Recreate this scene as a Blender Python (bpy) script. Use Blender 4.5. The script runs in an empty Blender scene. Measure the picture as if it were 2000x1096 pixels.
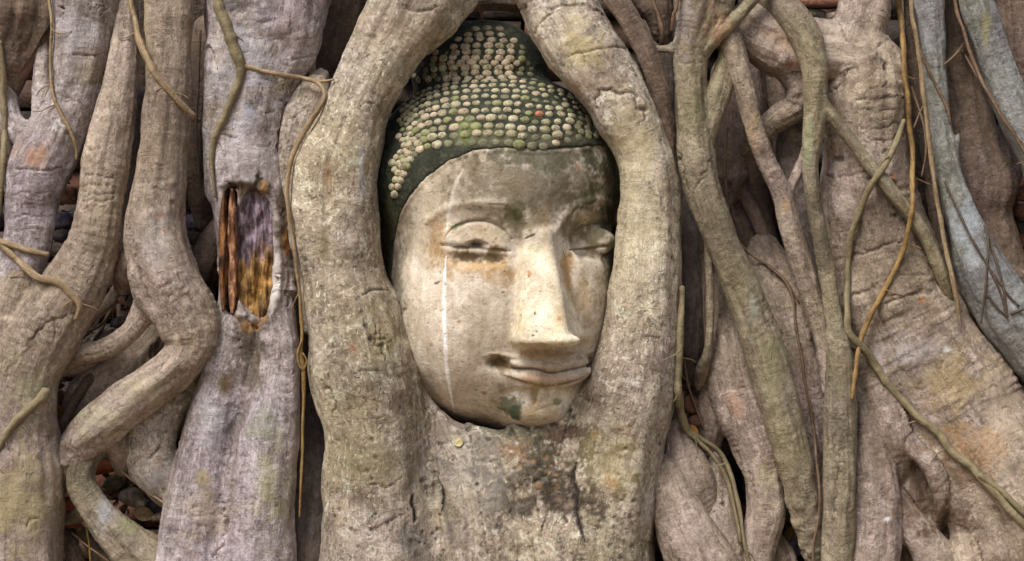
import bpy, math, random
import numpy as np
from mathutils import Vector

random.seed(11)
R = math.radians
SC = bpy.context.scene
COL = SC.collection

# ------------------------------------------------------------------ camera, sky, sun, exposure
U = 0.00075                       # metres covered by one photo pixel at the front of the roots
DPX = 2.6 / U                     # camera distance in those pixels
ZC = 0.511                        # camera height
cam = bpy.data.cameras.new('camera'); cam.sensor_width = 36.0; cam.lens = 36.0 * DPX / 2000.0
cam.clip_start = 0.05; cam.clip_end = 400.0
cam_ob = bpy.data.objects.new('camera', cam); COL.objects.link(cam_ob)
cam_ob.location = (0, -2.6, ZC); cam_ob.rotation_euler = (R(90), 0, 0)
SC.camera = cam_ob

SUN_EL, SUN_AZ = 54.0, 217.0      # azimuth measured from +Y towards +X
w = bpy.data.worlds.new('World'); SC.world = w; w.use_nodes = True
nt = w.node_tree
bg = nt.nodes['Background']; bg.inputs['Strength'].default_value = 0.085
sky = nt.nodes.new('ShaderNodeTexSky'); sky.sky_type = 'NISHITA'; sky.sun_disc = False
sky.sun_elevation = R(SUN_EL); sky.sun_rotation = R(SUN_AZ); sky.dust_density = 4.0; sky.air_density = 1.0; sky.ozone_density = 0.6
nt.links.new(sky.outputs['Color'], bg.inputs['Color'])
sl = bpy.data.lights.new('sun', 'SUN'); sl.energy = 2.35; sl.angle = R(26); sl.color = (1.0, 0.975, 0.95)
so = bpy.data.objects.new('sun', sl); COL.objects.link(so)
sd = Vector((math.sin(R(SUN_AZ)) * math.cos(R(SUN_EL)), math.cos(R(SUN_AZ)) * math.cos(R(SUN_EL)), math.sin(R(SUN_EL))))
so.rotation_euler = sd.to_track_quat('Z', 'Y').to_euler(); so.location = (-2, -3, 5)
vs = SC.view_settings; vs.view_transform = 'Standard'; vs.look = 'None'; vs.gamma = 1.0; vs.use_curve_mapping = False
vs.exposure = 0.66

# ------------------------------------------------------------------ small maths
def srgb(r, g, b):
    f = lambda c: (c / 255 / 12.92) if c <= 10 else ((c / 255 + .055) / 1.055) ** 2.4
    return (f(r), f(g), f(b))
def P(px, py, d):
    f = (DPX + d) / DPX
    return np.array(((px - 1000) * f * U, d * U, ZC + (548 - py) * f * U), dtype=np.float64)
def PXY(V):
    d = V[:, 1] / U; f = (DPX + d) / DPX
    return V[:, 0] / (f * U) + 1000, 548 - (V[:, 2] - ZC) / (f * U), d
def _hash(ix, iy, iz):
    h = (ix.astype(np.uint32) * np.uint32(374761393) + iy.astype(np.uint32) * np.uint32(668265263) + iz.astype(np.uint32) * np.uint32(2147483647 - 58))
    h = (h ^ (h >> np.uint32(13))) * np.uint32(1274126177)
    h = h ^ (h >> np.uint32(16))
    return (h & np.uint32(0xFFFF)).astype(np.float32) / 32767.5 - 1.0
def vnoise(x, y, z, seed=0):
    x = np.asarray(x, np.float32) + seed * 17.31; y = np.asarray(y, np.float32) + seed * 5.17; z = np.asarray(z, np.float32) - seed * 9.73
    ix, iy, iz = np.floor(x), np.floor(y), np.floor(z)
    fx, fy, fz = x - ix, y - iy, z - iz
    ix = ix.astype(np.int64); iy = iy.astype(np.int64); iz = iz.astype(np.int64)
    s = lambda t: t * t * t * (t * (t * 6 - 15) + 10)
    fx, fy, fz = s(fx), s(fy), s(fz)
    o = 0
    for a in (0, 1):
        wx = fx if a else 1 - fx
        for b in (0, 1):
            wy = fy if b else 1 - fy
            for c in (0, 1):
                wz = fz if c else 1 - fz
                o = o + wx * wy * wz * _hash(ix + a, iy + b, iz + c)
    return o
def fbm(x, y, z, n=3, seed=0):
    o = 0; a = 1.0; t = 0
    for i in range(n):
        o = o + a * vnoise(x * 2 ** i, y * 2 ** i, z * 2 ** i, seed + i * 3); t += a; a *= .5
    return o / t
def sstep(a, b, x):
    t = np.clip((x - a) / (b - a), 0, 1); return t * t * (3 - 2 * t)
def smin(a, b, k):
    h = np.maximum(k - np.abs(a - b), 0) / k
    return np.minimum(a, b) - h * h * k * .25
def smax(a, b, k): return -smin(-a, -b, k)
def catmull(pts, step):
    p = np.array(pts, dtype=np.float64); n = len(p)
    if n == 2: p = np.array([p[0], (p[0] + p[1]) / 2, p[1]]); n = 3
    e = np.vstack([2 * p[0] - p[1], p, 2 * p[-1] - p[-2]])
    out = []
    for i in range(n - 1):
        a, b, c, d = e[i], e[i + 1], e[i + 2], e[i + 3]
        L = np.linalg.norm((c - b)[:3]); m = max(2, int(math.ceil(L / step)))
        for j in range(m):
            t = j / m
            out.append(.5 * ((2 * b) + (c - a) * t + (2 * a - 5 * b + 4 * c - d) * t * t + (-a + 3 * b - 3 * c + d) * t ** 3))
    out.append(p[-1])
    return np.array(out)
def line_dist(px, py, poly):
    """distance (px) to a polyline, and the parameter along it"""
    best = np.full(px.shape, 1e9, np.float32); par = np.zeros(px.shape, np.float32)
    q = np.array(poly, np.float32); n = len(q) - 1
    for i in range(n):
        ax, ay = q[i][:2]; bx, by = q[i + 1][:2]; vx, vy = bx - ax, by - ay; l2 = vx * vx + vy * vy + 1e-9
        t = np.clip(((px - ax) * vx + (py - ay) * vy) / l2, 0, 1)
        dd = np.hypot(px - ax - t * vx, py - ay - t * vy)
        m = dd < best; best = np.where(m, dd, best); par = np.where(m, (i + t) / n, par)
    return best, par

# ------------------------------------------------------------------ surface nets (numpy)
def surface_nets(d, org, h):
    d[0] = d[-1] = 1.0; d[:, 0] = d[:, -1] = 1.0; d[:, :, 0] = d[:, :, -1] = 1.0
    s = d < 0
    n0, n1, n2 = d.shape
    cnt = np.zeros((n0 - 1, n1 - 1, n2 - 1), np.uint8)
    for a in (0, 1):
        for b in (0, 1):
            for c in (0, 1):
                cnt += s[a:n0 - 1 + a, b:n1 - 1 + b, c:n2 - 1 + c]
    act = np.argwhere((cnt > 0) & (cnt < 8))
    idx = np.full(cnt.shape, -1, np.int32); I, J, K = act.T
    idx[I, J, K] = np.arange(len(act))
    cv = {(a, b, c): d[I + a, J + b, K + c] for a in (0, 1) for b in (0, 1) for c in (0, 1)}
    acc = np.zeros((len(act), 3)); num = np.zeros(len(act))
    for ax in range(3):
        for u in (0, 1):
            for v in (0, 1):
                p = [u, v]; p.insert(ax, 0); q = [u, v]; q.insert(ax, 1)
                A, B = cv[tuple(p)], cv[tuple(q)]
                m = (A < 0) != (B < 0)
                t = np.where(m, A / np.where(m, A - B, 1), 0)
                pos = np.zeros((len(act), 3)); pos[:] = p; pos[:, ax] = t
                acc += pos * m[:, None]; num += m
    V = (act + acc / num[:, None]) * h + np.array(org)
    F = []
    for ax in range(3):
        sl0 = [slice(1, -1)] * 3; sl0[ax] = slice(0, -1); sl1 = list(sl0); sl1[ax] = slice(1, None)
        a = s[tuple(sl0)]; b = s[tuple(sl1)]
        e = np.argwhere(a != b)
        off = np.array([1, 1, 1]); off[ax] = 0
        g = e + off
        ins = a[tuple(e.T)]
        o1, o2 = [k for k in range(3) if k != ax]
        def cell(du, dv):
            c = g.copy(); c[:, o1] += du; c[:, o2] += dv
            return idx[c[:, 0], c[:, 1], c[:, 2]]
        q = np.stack([cell(-1, -1), cell(0, -1), cell(0, 0), cell(-1, 0)], 1)
        flip = ins if ax != 1 else ~ins
        q = np.where(flip[:, None], q, q[:, ::-1])
        F.append(q)
    return V, np.vstack(F)
def vnormals(V, F):
    n = np.cross(V[F[:, 2]] - V[F[:, 0]], V[F[:, 3]] - V[F[:, 1]])
    N = np.zeros_like(V)
    for k in range(4):
        for a in range(3): N[:, a] += np.bincount(F[:, k], n[:, a], len(V))
    return N / (np.linalg.norm(N, axis=1)[:, None] + 1e-12)

# ------------------------------------------------------------------ mesh + object helpers
def mesh_from(name, V, F, mat, stain=None, bark=None, normals=None):
    me = bpy.data.meshes.new(name)
    me.vertices.add(len(V)); me.vertices.foreach_set('co', np.asarray(V, np.float32).ravel())
    k = F.shape[1]
    me.loops.add(F.size); me.loops.foreach_set('vertex_index', F.astype(np.int32).ravel())
    me.polygons.add(len(F)); me.polygons.foreach_set('loop_start', np.arange(0, F.size, k, dtype=np.int32))
    me.update(calc_edges=True)
    me.polygons.foreach_set('use_smooth', np.ones(len(F), bool))
    if stain is not None:
        a = me.attributes.new('stain', 'FLOAT_COLOR', 'POINT'); a.data.foreach_set('color', np.asarray(stain, np.float32).ravel())
    if bark is not None:
        a = me.attributes.new('bark', 'FLOAT_VECTOR', 'POINT'); a.data.foreach_set('vector', np.asarray(bark, np.float32).ravel())
    if normals is not None: me.normals_split_custom_set_from_vertices([tuple(x) for x in normals])
    me.materials.append(mat)
    return me
def link(name, data, parent=None, loc=None):
    o = bpy.data.objects.new(name, data); COL.objects.link(o)
    if parent is not None: o.parent = parent
    if loc is not None: o.location = loc
    return o
def tag(o, label=None, cat=None, group=None, kind=None):
    if label: o['label'] = label
    if cat: o['category'] = cat
    if group: o['group'] = group
    if kind: o['kind'] = kind
    return o
def submesh(V, F, sel, *arrs):
    f = F[sel]; u, inv = np.unique(f, return_inverse=True)
    return (V[u], inv.reshape(f.shape)) + tuple(None if a is None else a[u] for a in arrs)

# ------------------------------------------------------------------ materials
class NB:
    def __init__(s, name):
        s.m = bpy.data.materials.new(name); s.m.use_nodes = True; s.t = s.m.node_tree
        s.b = s.t.nodes['Principled BSDF']; s.b.inputs['Specular IOR Level'].default_value = .25
    def n(s, t, **kw):
        x = s.t.nodes.new(t)
        for k, v in kw.items(): setattr(x, k, v)
        return x
    def l(s, a, b): s.t.links.new(a, b)
    def noise(s, vec, scale, detail=4, rough=.6, dist=0):
        x = s.n('ShaderNodeTexNoise'); x.inputs['Scale'].default_value = scale; x.inputs['Detail'].default_value = detail
        x.inputs['Roughness'].default_value = rough; x.inputs['Distortion'].default_value = dist; s.l(vec, x.inputs['Vector']); return x.outputs['Fac']
    def ramp(s, fac, a, b, lo=0.0, hi=1.0):
        x = s.n('ShaderNodeMapRange'); x.interpolation_type = 'SMOOTHSTEP'
        x.inputs['From Min'].default_value = a; x.inputs['From Max'].default_value = b; x.inputs['To Min'].default_value = lo; x.inputs['To Max'].default_value = hi
        s.l(fac, x.inputs['Value']); return x.outputs['Result']
    def mix(s, fac, a, b, mode='MIX'):
        x = s.n('ShaderNodeMix', data_type='RGBA', blend_type=mode)
        for v, i in ((fac, 0), (a, 6), (b, 7)):
            if isinstance(v, (int, float)): x.inputs[i].default_value = v
            elif isinstance(v, tuple): x.inputs[i].default_value = tuple(v) + (1,)
            else: s.l(v, x.inputs[i])
        return x.outputs[2]
    def math(s, op, a, b=None):
        x = s.n('ShaderNodeMath', operation=op)
        for v, i in ((a, 0), (b, 1)):
            if v is None: continue
            if isinstance(v, (int, float)): x.inputs[i].default_value = v
            else: s.l(v, x.inputs[i])
        return x.outputs[0]
    def scale(s, vec, sc):
        x = s.n('ShaderNodeVectorMath', operation='MULTIPLY'); s.l(vec, x.inputs[0]); x.inputs[1].default_value = sc; return x.outputs[0]
    def attr(s, nm): return s.n('ShaderNodeAttribute', attribute_name=nm)
    def obj(s): return s.n('ShaderNodeTexCoord').outputs['Object']
    def bump(s, h, dist, strength=1.0, prev=None):
        x = s.n('ShaderNodeBump'); x.inputs['Strength'].default_value = strength; x.inputs['Distance'].default_value = dist
        s.l(h, x.inputs['Height'])
        if prev is not None: s.l(prev, x.inputs['Normal'])
        return x.outputs['Normal']
    def done(s, col, nrm=None, rough=.85):
        s.l(col, s.b.inputs['Base Color'])
        if isinstance(rough, float): s.b.inputs['Roughness'].default_value = rough
        else: s.l(rough, s.b.inputs['Roughness'])
        if nrm is not None: s.l(nrm, s.b.inputs['Normal'])
        return s.m

def bark(name, c1, c2, c3, moss=(.17, .17, .10), moss_amt=.35, lichen=.5, streak=.55, fibre=.7, speck=.45):
    b = NB(name); o = b.obj(); bk = b.attr('bark').outputs['Vector']
    col = b.mix(b.ramp(b.noise(o, 6, 6, .66, .4), .40, .60), c1, c2)
    st = b.noise(b.scale(bk, (8, 55, 1)), 1.0, 6, .64, .5)
    col = b.mix(b.ramp(st, .50, .66, 0, streak), col, c3)
    pat = b.noise(o, 18, 6, .68, .6)
    col = b.mix(b.ramp(pat, .53, .66, 0, .5), col, tuple(c * .58 for c in c2))
    col = b.mix(b.ramp(b.noise(o, 10, 6, .68, .3), .53, .70, 0, moss_amt), col, moss)
    lic = b.noise(o, 30, 6, .72, .7)
    col = b.mix(b.ramp(lic, .54, .64, 0, lichen), col, tuple(min(.80, c * 1.45 + .06) for c in c1))
    fm = b.noise(o, 20, 4, .55)
    # dark lenticels across the root, hair cracks along it
    fl = b.noise(b.scale(bk, (300, 60, 1)), 1.0, 3, .6, .3)
    fleck = b.math('MULTIPLY', b.ramp(fl, .60, .68), b.ramp(fm, .46, .58))
    col = b.mix(b.math('MULTIPLY', fleck, .6), col, (.075, .058, .044))
    hc = b.math('ABSOLUTE', b.math('SUBTRACT', b.noise(b.scale(bk, (22, 150, 1)), 1.0, 4, .6, .8), .5))
    hair = b.math('MULTIPLY', b.ramp(hc, .022, .0), b.ramp(b.noise(o, 13, 4, .6), .48, .60))
    col = b.mix(b.math('MULTIPLY', hair, .35), col, (.07, .054, .04))
    rc = b.math('ABSOLUTE', b.math('SUBTRACT', b.noise(b.scale(bk, (120, 20, 1)), 1.0, 3, .55, .7), .5))
    ringc = b.math('MULTIPLY', b.ramp(rc, .028, .0), b.ramp(b.noise(o, 11, 4, .6, .2), .52, .64))
    col = b.mix(b.math('MULTIPLY', ringc, .38), col, (.09, .07, .052))
    fib = b.noise(b.scale(bk, (70, 260, 1)), 1.0, 5, .66, .8)
    col = b.mix(1.0, col, b.mix(b.ramp(fib, .33, .67), tuple(1 - fibre * q for q in (.34, .36, .38)), tuple(1 + fibre * q for q in (.22, .22, .23))), 'MULTIPLY')
    fine = b.noise(o, 330, 4, .7)
    col = b.mix(1.0, col, b.mix(b.ramp(fine, .30, .70), (.80, .80, .79), (1.12, 1.12, 1.13)), 'MULTIPLY')
    mid = b.noise(o, 62, 8, .74, 1.4)
    col = b.mix(1.0, col, b.mix(b.ramp(mid, .36, .64), tuple(1 - q * (.5 + .5 * speck) for q in (.36, .39, .43)), tuple(1 + q * (.5 + .5 * speck) for q in (.2, .21, .22))), 'MULTIPLY')
    spot = b.noise(o, 115, 4, .6, .6)
    col = b.mix(b.ramp(spot, .57, .67, 0, .68 * speck), col, (.11, .088, .066))
    col = b.mix(b.ramp(b.noise(b.scale(o, (1, 1, .7)), 150, 4, .6, .4), .58, .67, 0, .7 * speck), col, tuple(min(.82, c * 1.4 + .1) for c in c1))
    hue = b.noise(o, 4.5, 4, .6, .3)
    col = b.mix(1.0, col, b.mix(b.ramp(hue, .36, .64), (.97, .955, 1.03), (1.0, 1.0, .92)), 'MULTIPLY')
    dmp = b.noise(o, 2.6, 5, .65, .5)
    col = b.mix(1.0, col, b.mix(b.ramp(dmp, .36, .60), (.70, .68, .66), (1.06, 1.06, 1.06)), 'MULTIPLY')
    a = b.attr('stain')
    sp = b.ramp(b.noise(o, 150, 4, .7), .28, .5, .68, 1)
    col = b.mix(b.math('MULTIPLY', a.outputs['Alpha'], sp), col, a.outputs['Color'])
    n = b.bump(b.noise(b.scale(bk, (22, 110, 1)), 1.0, 5, .62, .3), .0055, .55)
    rg = b.noise(b.scale(bk, (150, 24, 1)), 1.0, 4, .6, .5)
    n = b.bump(b.math('MULTIPLY', rg, b.ramp(fm, .40, .62)), .0035, .6, n)
    n = b.bump(fib, .0022, fibre, n)
    n = b.bump(mid, .0036, .75, n)
    n = b.bump(fine, .0010, .6, n)
    dk = b.math('ADD', b.math('ADD', fleck, hair), ringc)
    n = b.bump(b.math('MULTIPLY', dk, -1.0), .0026, .5, n)
    n = b.bump(b.math('MULTIPLY', b.ramp(spot, .58, .72), -1.0), .002, .5, n)
    b.b.inputs['Specular IOR Level'].default_value = .35
    return b.done(col, n, .66)

BK = {
 'tan':    bark('bark_tan', srgb(184, 168, 152), srgb(154, 138, 121), srgb(104, 88, 73), moss=srgb(128, 120, 88), moss_amt=.35, lichen=.35, fibre=.25),
 'pale':   bark('bark_pale', srgb(200, 188, 170), srgb(174, 160, 140), srgb(126, 109, 88), moss=srgb(140, 134, 100), moss_amt=.45, lichen=.6, fibre=.2, speck=.9),
 'mauve':  bark('bark_mauve', srgb(194, 184, 184), srgb(164, 152, 149), srgb(114, 99, 91), moss=srgb(138, 131, 106), moss_amt=.35, lichen=.5, fibre=.35, speck=.6),
 'olive':  bark('bark_olive', srgb(160, 149, 126), srgb(132, 121, 98), srgb(92, 81, 62), moss=srgb(110, 113, 76), moss_amt=.55, lichen=.3, fibre=.25, speck=.35),
 'blue':   bark('bark_blue', srgb(158, 160, 156), srgb(132, 133, 125), srgb(100, 95, 82), moss=srgb(110, 117, 90), moss_amt=.6, lichen=.3, fibre=.2, speck=.35),
 'brown':  bark('bark_brown', srgb(132, 113, 97), srgb(104, 87, 73), srgb(70, 57, 47), moss_amt=.2, lichen=.25, fibre=.3, speck=.3),  # albedo lowered to paint missing gap shade onto the back roots
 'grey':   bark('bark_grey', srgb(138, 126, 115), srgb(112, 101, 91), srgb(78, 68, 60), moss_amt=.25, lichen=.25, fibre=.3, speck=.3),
}
def vine_mat(name, c1, c2):
    b = NB(name); o = b.obj(); bk = b.attr('bark').outputs['Vector']
    col = b.mix(b.ramp(b.noise(b.scale(bk, (30, 200, 1)), 1, 4), .35, .65), c1, c2)
    fine = b.noise(o, 300, 4, .7)
    col = b.mix(1.0, col, b.mix(fine, (.6, .6, .6), (1.25, 1.25, 1.25)), 'MULTIPLY')
    return b.done(col, b.bump(b.noise(o, 160, 4), .003, .7), .7)
VM = {
 'tan': vine_mat('vine_tan', srgb(160, 140, 108), srgb(124, 104, 78)),
 'orange': vine_mat('vine_orange', srgb(158, 128, 78), srgb(116, 92, 56)),
 'brown': vine_mat('vine_brown', srgb(128, 104, 82), srgb(96, 78, 62)),
 'olive': vine_mat('vine_olive', srgb(140, 128, 98), srgb(116, 105, 80)),
 'dark': vine_mat('vine_dark', srgb(96, 82, 70), srgb(72, 60, 52)),
}
def stone_mat(name, c1, c2, c3, sc=30):
    b = NB(name); o = b.obj()
    col = b.mix(b.ramp(b.noise(o, sc, 5, .65), .38, .62), c1, c2)
    col = b.mix(b.ramp(b.noise(o, sc * 1.7, 5, .7, .6), .55, .68, 0, .8), col, c3)
    fine = b.noise(o, 350, 4, .7)
    col = b.mix(1.0, col, b.mix(fine, (.6, .6, .6), (1.3, 1.3, 1.3)), 'MULTIPLY')
    n = b.bump(b.noise(o, 90, 5, .7), .006, .8)
    return b.done(col, n, .88)
SM = {
 'red': stone_mat('brick_red', srgb(170, 92, 66), srgb(140, 76, 56), srgb(110, 96, 84)),
 'rust': stone_mat('brick_rust', srgb(146, 102, 80), srgb(112, 80, 66), srgb(90, 84, 76)),
 'dark': stone_mat('stone_dark', srgb(86, 78, 74), srgb(62, 56, 56), srgb(110, 104, 100)),
 'pale': stone_mat('stone_pale', srgb(176, 158, 140), srgb(112, 96, 82), srgb(70, 62, 60), 45),
 'blue': stone_mat('stone_blue', srgb(150, 148, 170), srgb(104, 98, 116), srgb(74, 68, 78)),
 'olive': stone_mat('stone_olive', srgb(120, 112, 84), srgb(84, 78, 62), srgb(140, 128, 104)),
}

# ------------------------------------------------------------------ marks painted or cut into the bark
class Marks:
    def __init__(s, V, N, seed=0):
        s.px, s.py, s.d = PXY(V); s.V = V
        s.front = sstep(.35, .05, N[:, 1])
        s.col = np.zeros((len(V), 4), np.float32); s.col[:, :3] = .1
        s.push = np.zeros(len(V)); s.seed = seed; s.dk = .65; s.exact = False
        s.n1 = vnoise(s.px / 9, s.py / 9, s.d / 9, 31); s.n2 = fbm(s.px / 30, s.py / 30, s.d / 30, 3, 41); s.n3 = fbm(s.px / 7, s.py / 7, s.d / 7, 2, 51)
    def _mix(s, a, c):
        a = np.clip(a, 0, 1).astype(np.float32)
        t = s.col[:, 3]; na = a + t * (1 - a)
        c = np.array(c, np.float32)
        for i in range(3): s.col[:, i] = np.where(na > 1e-5, (c[i] * a + s.col[:, i] * t * (1 - a)) / np.maximum(na, 1e-5), s.col[:, i])
        s.col[:, 3] = na
    def line(s, poly, width=6, depth=3, col=(.05, .04, .03), a=.8, jit=3, dmax=None):
        if not s.exact: a = a * .85; jit = jit * 1.6 + 1.5
        q = catmull([(x, y, 0) for x, y in poly], 12)[:, :2]
        ld, par = line_dist(s.px + s.n1 * jit, s.py + s.n2 * jit * 1.2, q)
        taper = np.clip(np.minimum(par, 1 - par) * 4 + .15, 0, 1) * (1.0 if s.exact or width >= 7 else (.75 + .5 * s.n3))
        k = sstep(1.0, .25, ld / np.maximum(width * taper, .3)) * s.front
        if dmax is not None: k = k * (s.d < dmax)
        s.push -= k * depth * s.dk
        if a > 0: s._mix(k * a, col)
    def ridge(s, poly, width=8, height=4):
        q = catmull([(x, y, 0) for x, y in poly], 12)[:, :2]
        ld, par = line_dist(s.px + s.n1 * 1.5, s.py + s.n2 * 2, q)
        s.push += np.exp(-(ld / width) ** 2) * height * s.front * np.clip(np.minimum(par, 1 - par) * 5 + .2, 0, 1)
    def blob(s, px, py, rx, ry, col, a=.6, noise=.5, rot=0, push=0):
        x, y = s.px - px, s.py - py
        c, q = math.cos(R(rot)), math.sin(R(rot))
        u, v = (x * c + y * q) / rx, (-x * q + y * c) / ry
        r = np.sqrt(u * u + v * v) + s.n2 * noise + s.n3 * noise * .6
        k = (sstep(1.1, .4, r) if s.exact or push else sstep(1.2, .25, r)) * s.front
        s._mix(k * a, col); s.push += k * push

# ------------------------------------------------------------------ roots grown from distance fields
ALLV = []                # front vertices of everything, for laying vines on
def seg_eval(X, Y, Z, A, B, ra, rb, fl):
    ab = B - A; ab[1] = ab[1] / fl
    l2 = float(ab @ ab) + 1e-12
    dx = X - A[0]; dy = (Y - A[1]) / fl; dz = Z - A[2]
    t = np.clip((dx * ab[0] + dy * ab[1] + dz * ab[2]) / l2, 0, 1)
    q = np.sqrt((dx - t * ab[0]) ** 2 + (dy - t * ab[1]) ** 2 + (dz - t * ab[2]) ** 2)
    return q - (ra + (rb - ra) * t), t
PYLIM, PXLIM = (-150, 1235), (-170, 2170)
RAW = False
def DS(d): return d if RAW or d < 60 else 60 + (d - 60) * 1.55
def to_world(pts):
    out = []
    for (px, py, d, r) in pts:
        d = DS(d)
        f = (DPX + d) / DPX; p = P(px, py, d); out.append((p[0], p[1], p[2], r * f * U))
    return out
def grow(chains, k, vox, carves=()):
    cs = []
    for (pn, fl, pts) in chains:
        c = catmull(to_world(pts), 11 * U); c[:, 3] = np.maximum(c[:, 3], 2.5 * U)
        cs.append((pn, fl, c))
    kk = k * U; h = vox * U; mg = kk + 3 * h
    lo = np.min([np.min(c[:, :3] - c[:, 3:4], 0) for _, _, c in cs], 0) - mg
    hi = np.max([np.max(c[:, :3] + c[:, 3:4], 0) for _, _, c in cs], 0) + mg
    lo[0] = max(lo[0], P(PXLIM[0], 0, 0)[0]); hi[0] = min(hi[0], P(PXLIM[1], 0, 0)[0])
    lo[2] = max(lo[2], -.03); hi[2] = min(hi[2], P(0, PYLIM[0], 0)[2])
    n = np.ceil((hi - lo) / h).astype(int) + 1
    ax = [lo[i] + np.arange(n[i]) * h for i in range(3)]
    D = np.full(n, .08, np.float32)
    for (pn, fl, c) in cs:
        dc = np.full(n, .08, np.float32)
        for i in range(len(c) - 1):
            A, B = c[i], c[i + 1]; r = max(A[3], B[3]) + mg
            i0 = np.maximum(np.floor((np.minimum(A[:3], B[:3]) - r - lo) / h), 0).astype(int)
            i1 = np.minimum(np.ceil((np.maximum(A[:3], B[:3]) + r - lo) / h) + 1, n).astype(int)
            if np.any(i1 <= i0): continue
            s = tuple(slice(i0[j], i1[j]) for j in range(3))
            q, _ = seg_eval(ax[0][s[0]][:, None, None], ax[1][s[1]][None, :, None], ax[2][s[2]][None, None, :], A[:3], B[:3].copy(), A[3], B[3], fl)
            dc[s] = np.minimum(dc[s], q)
        D = smin(D, dc, kk)
    for (cx, cy, cd, rx, ry, rd, ck) in carves:
        p = P(cx, cy, cd)
        X = (ax[0][:, None, None] - p[0]) / (rx * U); Y = (ax[1][None, :, None] - p[1]) / (rd * U); Z = (ax[2][None, None, :] - p[2]) / (ry * U)
        e = (np.sqrt(X * X + Y * Y + Z * Z) - 1) * min(rx, rd) * U
        D = smax(D, -e.astype(np.float32), ck * U)
    V, F = surface_nets(D, lo, h)
    return V, F, cs
ROOT_N = 0
def root(name, label, mat, chains, k=16, vox=3.0, carves=(), marks=None, amp=1.0, wr=.8, cat='root', group='roots of the old fig tree', part_labels=None, seed=None):
    global ROOT_N
    ROOT_N += 1; sd_ = seed or ROOT_N * 7
    V, F, cs = grow(chains, k, vox, carves)
    N = vnormals(V, F)
    best = np.full(len(V), 1e9); S = np.zeros(len(V)); TH = np.zeros(len(V)); RR = np.zeros(len(V)); CI = np.zeros(len(V), int)
    for ci, (pn, fl, c) in enumerate(cs):
        L = 0.0
        for i in range(len(c) - 1):
            A, B = c[i], c[i + 1]
            sel = np.where((V[:, 2] > min(A[2], B[2]) - A[3] * 1.6 - .03) & (V[:, 2] < max(A[2], B[2]) + A[3] * 1.6 + .03))[0]
            ln = np.linalg.norm(B[:3] - A[:3])
            if len(sel):
                W = V[sel]
                q, t = seg_eval(W[:, 0], W[:, 1], W[:, 2], A[:3], B[:3].copy(), A[3], B[3], fl)
                m = q < best[sel]
                if m.any():
                    tv = (B[:3] - A[:3]) / (ln + 1e-9)
                    rf = np.array((0, -1.0, 0)); rf = rf - tv * (rf @ tv); rf /= np.linalg.norm(rf) + 1e-9
                    sv = np.cross(tv, rf)
                    s2 = sel[m]; v = W[m] - A[:3]
                    TH[s2] = np.arctan2(v @ sv, v @ rf); S[s2] = L + t[m] * ln; RR[s2] = A[3] + (B[3] - A[3]) * t[m]; CI[s2] = ci; best[s2] = q[m]
            L += ln
    # organic relief
    X, Y, Z = (V / U).T
    r = np.clip(RR / U, 6, 110)
    ct, stn = np.cos(TH), np.sin(TH); sp = S / U
    disp = fbm(X / 70, Y / 70, Z / 70, 2, sd_) * .085 * r
    disp += vnoise(ct * 1.7, stn * 1.7, sp / (r * 3.2), sd_ + 2) * .10 * r
    disp += vnoise(ct * 4.2, stn * 4.2, sp / (r * 3.0), sd_ + 3) * .035 * r
    disp += fbm(X / 16, Y / 16, Z / 16, 2, sd_ + 4) * 1.1
    msk = sstep(.05, .45, fbm(X / 110, Y / 110, Z / 110, 2, sd_ + 5))
    rings = 1 - np.abs(vnoise(sp / 8 + vnoise(ct * 1.5, stn * 1.5, sp / 40, sd_ + 9) * .8, ct * .9, stn * .9, sd_ + 6)) * 2.2
    disp += np.maximum(rings, 0) * msk * 2.2 * wr * np.clip(r / 40, .3, 1)
    pit = np.maximum(vnoise(X / 13, Y / 13, Z / 13, sd_ + 8) - .55, 0) * sstep(-.1, .4, fbm(X / 90, Y / 90, Z / 90, 2, sd_ + 7))
    disp -= pit * 5 * np.clip(r / 50, .2, 1)
    V = V + N * (disp * amp * U)[:, None]
    N = vnormals(V, F)
    mk = Marks(V, N)
    if marks: marks(mk)
    if np.any(mk.push):
        V = V + N * (mk.push * U)[:, None]; N = vnormals(V, F)
    bkv = np.stack([S, TH * np.clip(RR, .004, .09), RR], 1)
    ALLV.append(V[N[:, 1] < .2])
    base = np.array([np.median(V[:, 0]), np.median(V[:, 1]), max(0.0, V[:, 2].min())]); W = V - base
    M = BK[mat] if isinstance(mat, str) else mat
    if len(chains) == 1:
        o = link(name, mesh_from(name, W, F, M, mk.col, bkv), None, base)
    else:
        o = link(name, None, None, base); o.empty_display_size = .05
        fc = np.stack([CI[F[:, j]] for j in range(4)], 1); fci = np.sort(fc, 1)[:, 1]
        for ci in range(1, len(cs)):                 # stray islands of a part go to the main stem
            sel = np.where(fci == ci)[0]
            if len(sel) == 0: continue
            lab = np.arange(len(V)); q = F[sel]
            for _ in range(400):
                m_ = lab[q].min(1); old = lab.copy()
                for j in range(4): np.minimum.at(lab, q[:, j], m_)
                lab = lab[lab]
                if np.array_equal(old, lab): break
            fl_ = lab[q[:, 0]]; u_, cn = np.unique(fl_, return_counts=True)
            fci[sel[fl_ != u_[cn.argmax()]]] = 0
        for ci, (pn, fl, c) in enumerate(cs):
            sel = fci == ci
            if sel.sum() < 6: continue
            v, f, st, bb, nn = submesh(W, F, sel, mk.col, bkv, N)
            link(pn, mesh_from(pn, v, f, M, st, bb, nn), o)
    tag(o, label, cat, group)
    return o

DK = (.045, .036, .028); BRN = srgb(96, 78, 58); ORG = srgb(165, 105, 60); MOS = srgb(96, 104, 62); WHT = srgb(205, 198, 186)
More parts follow.
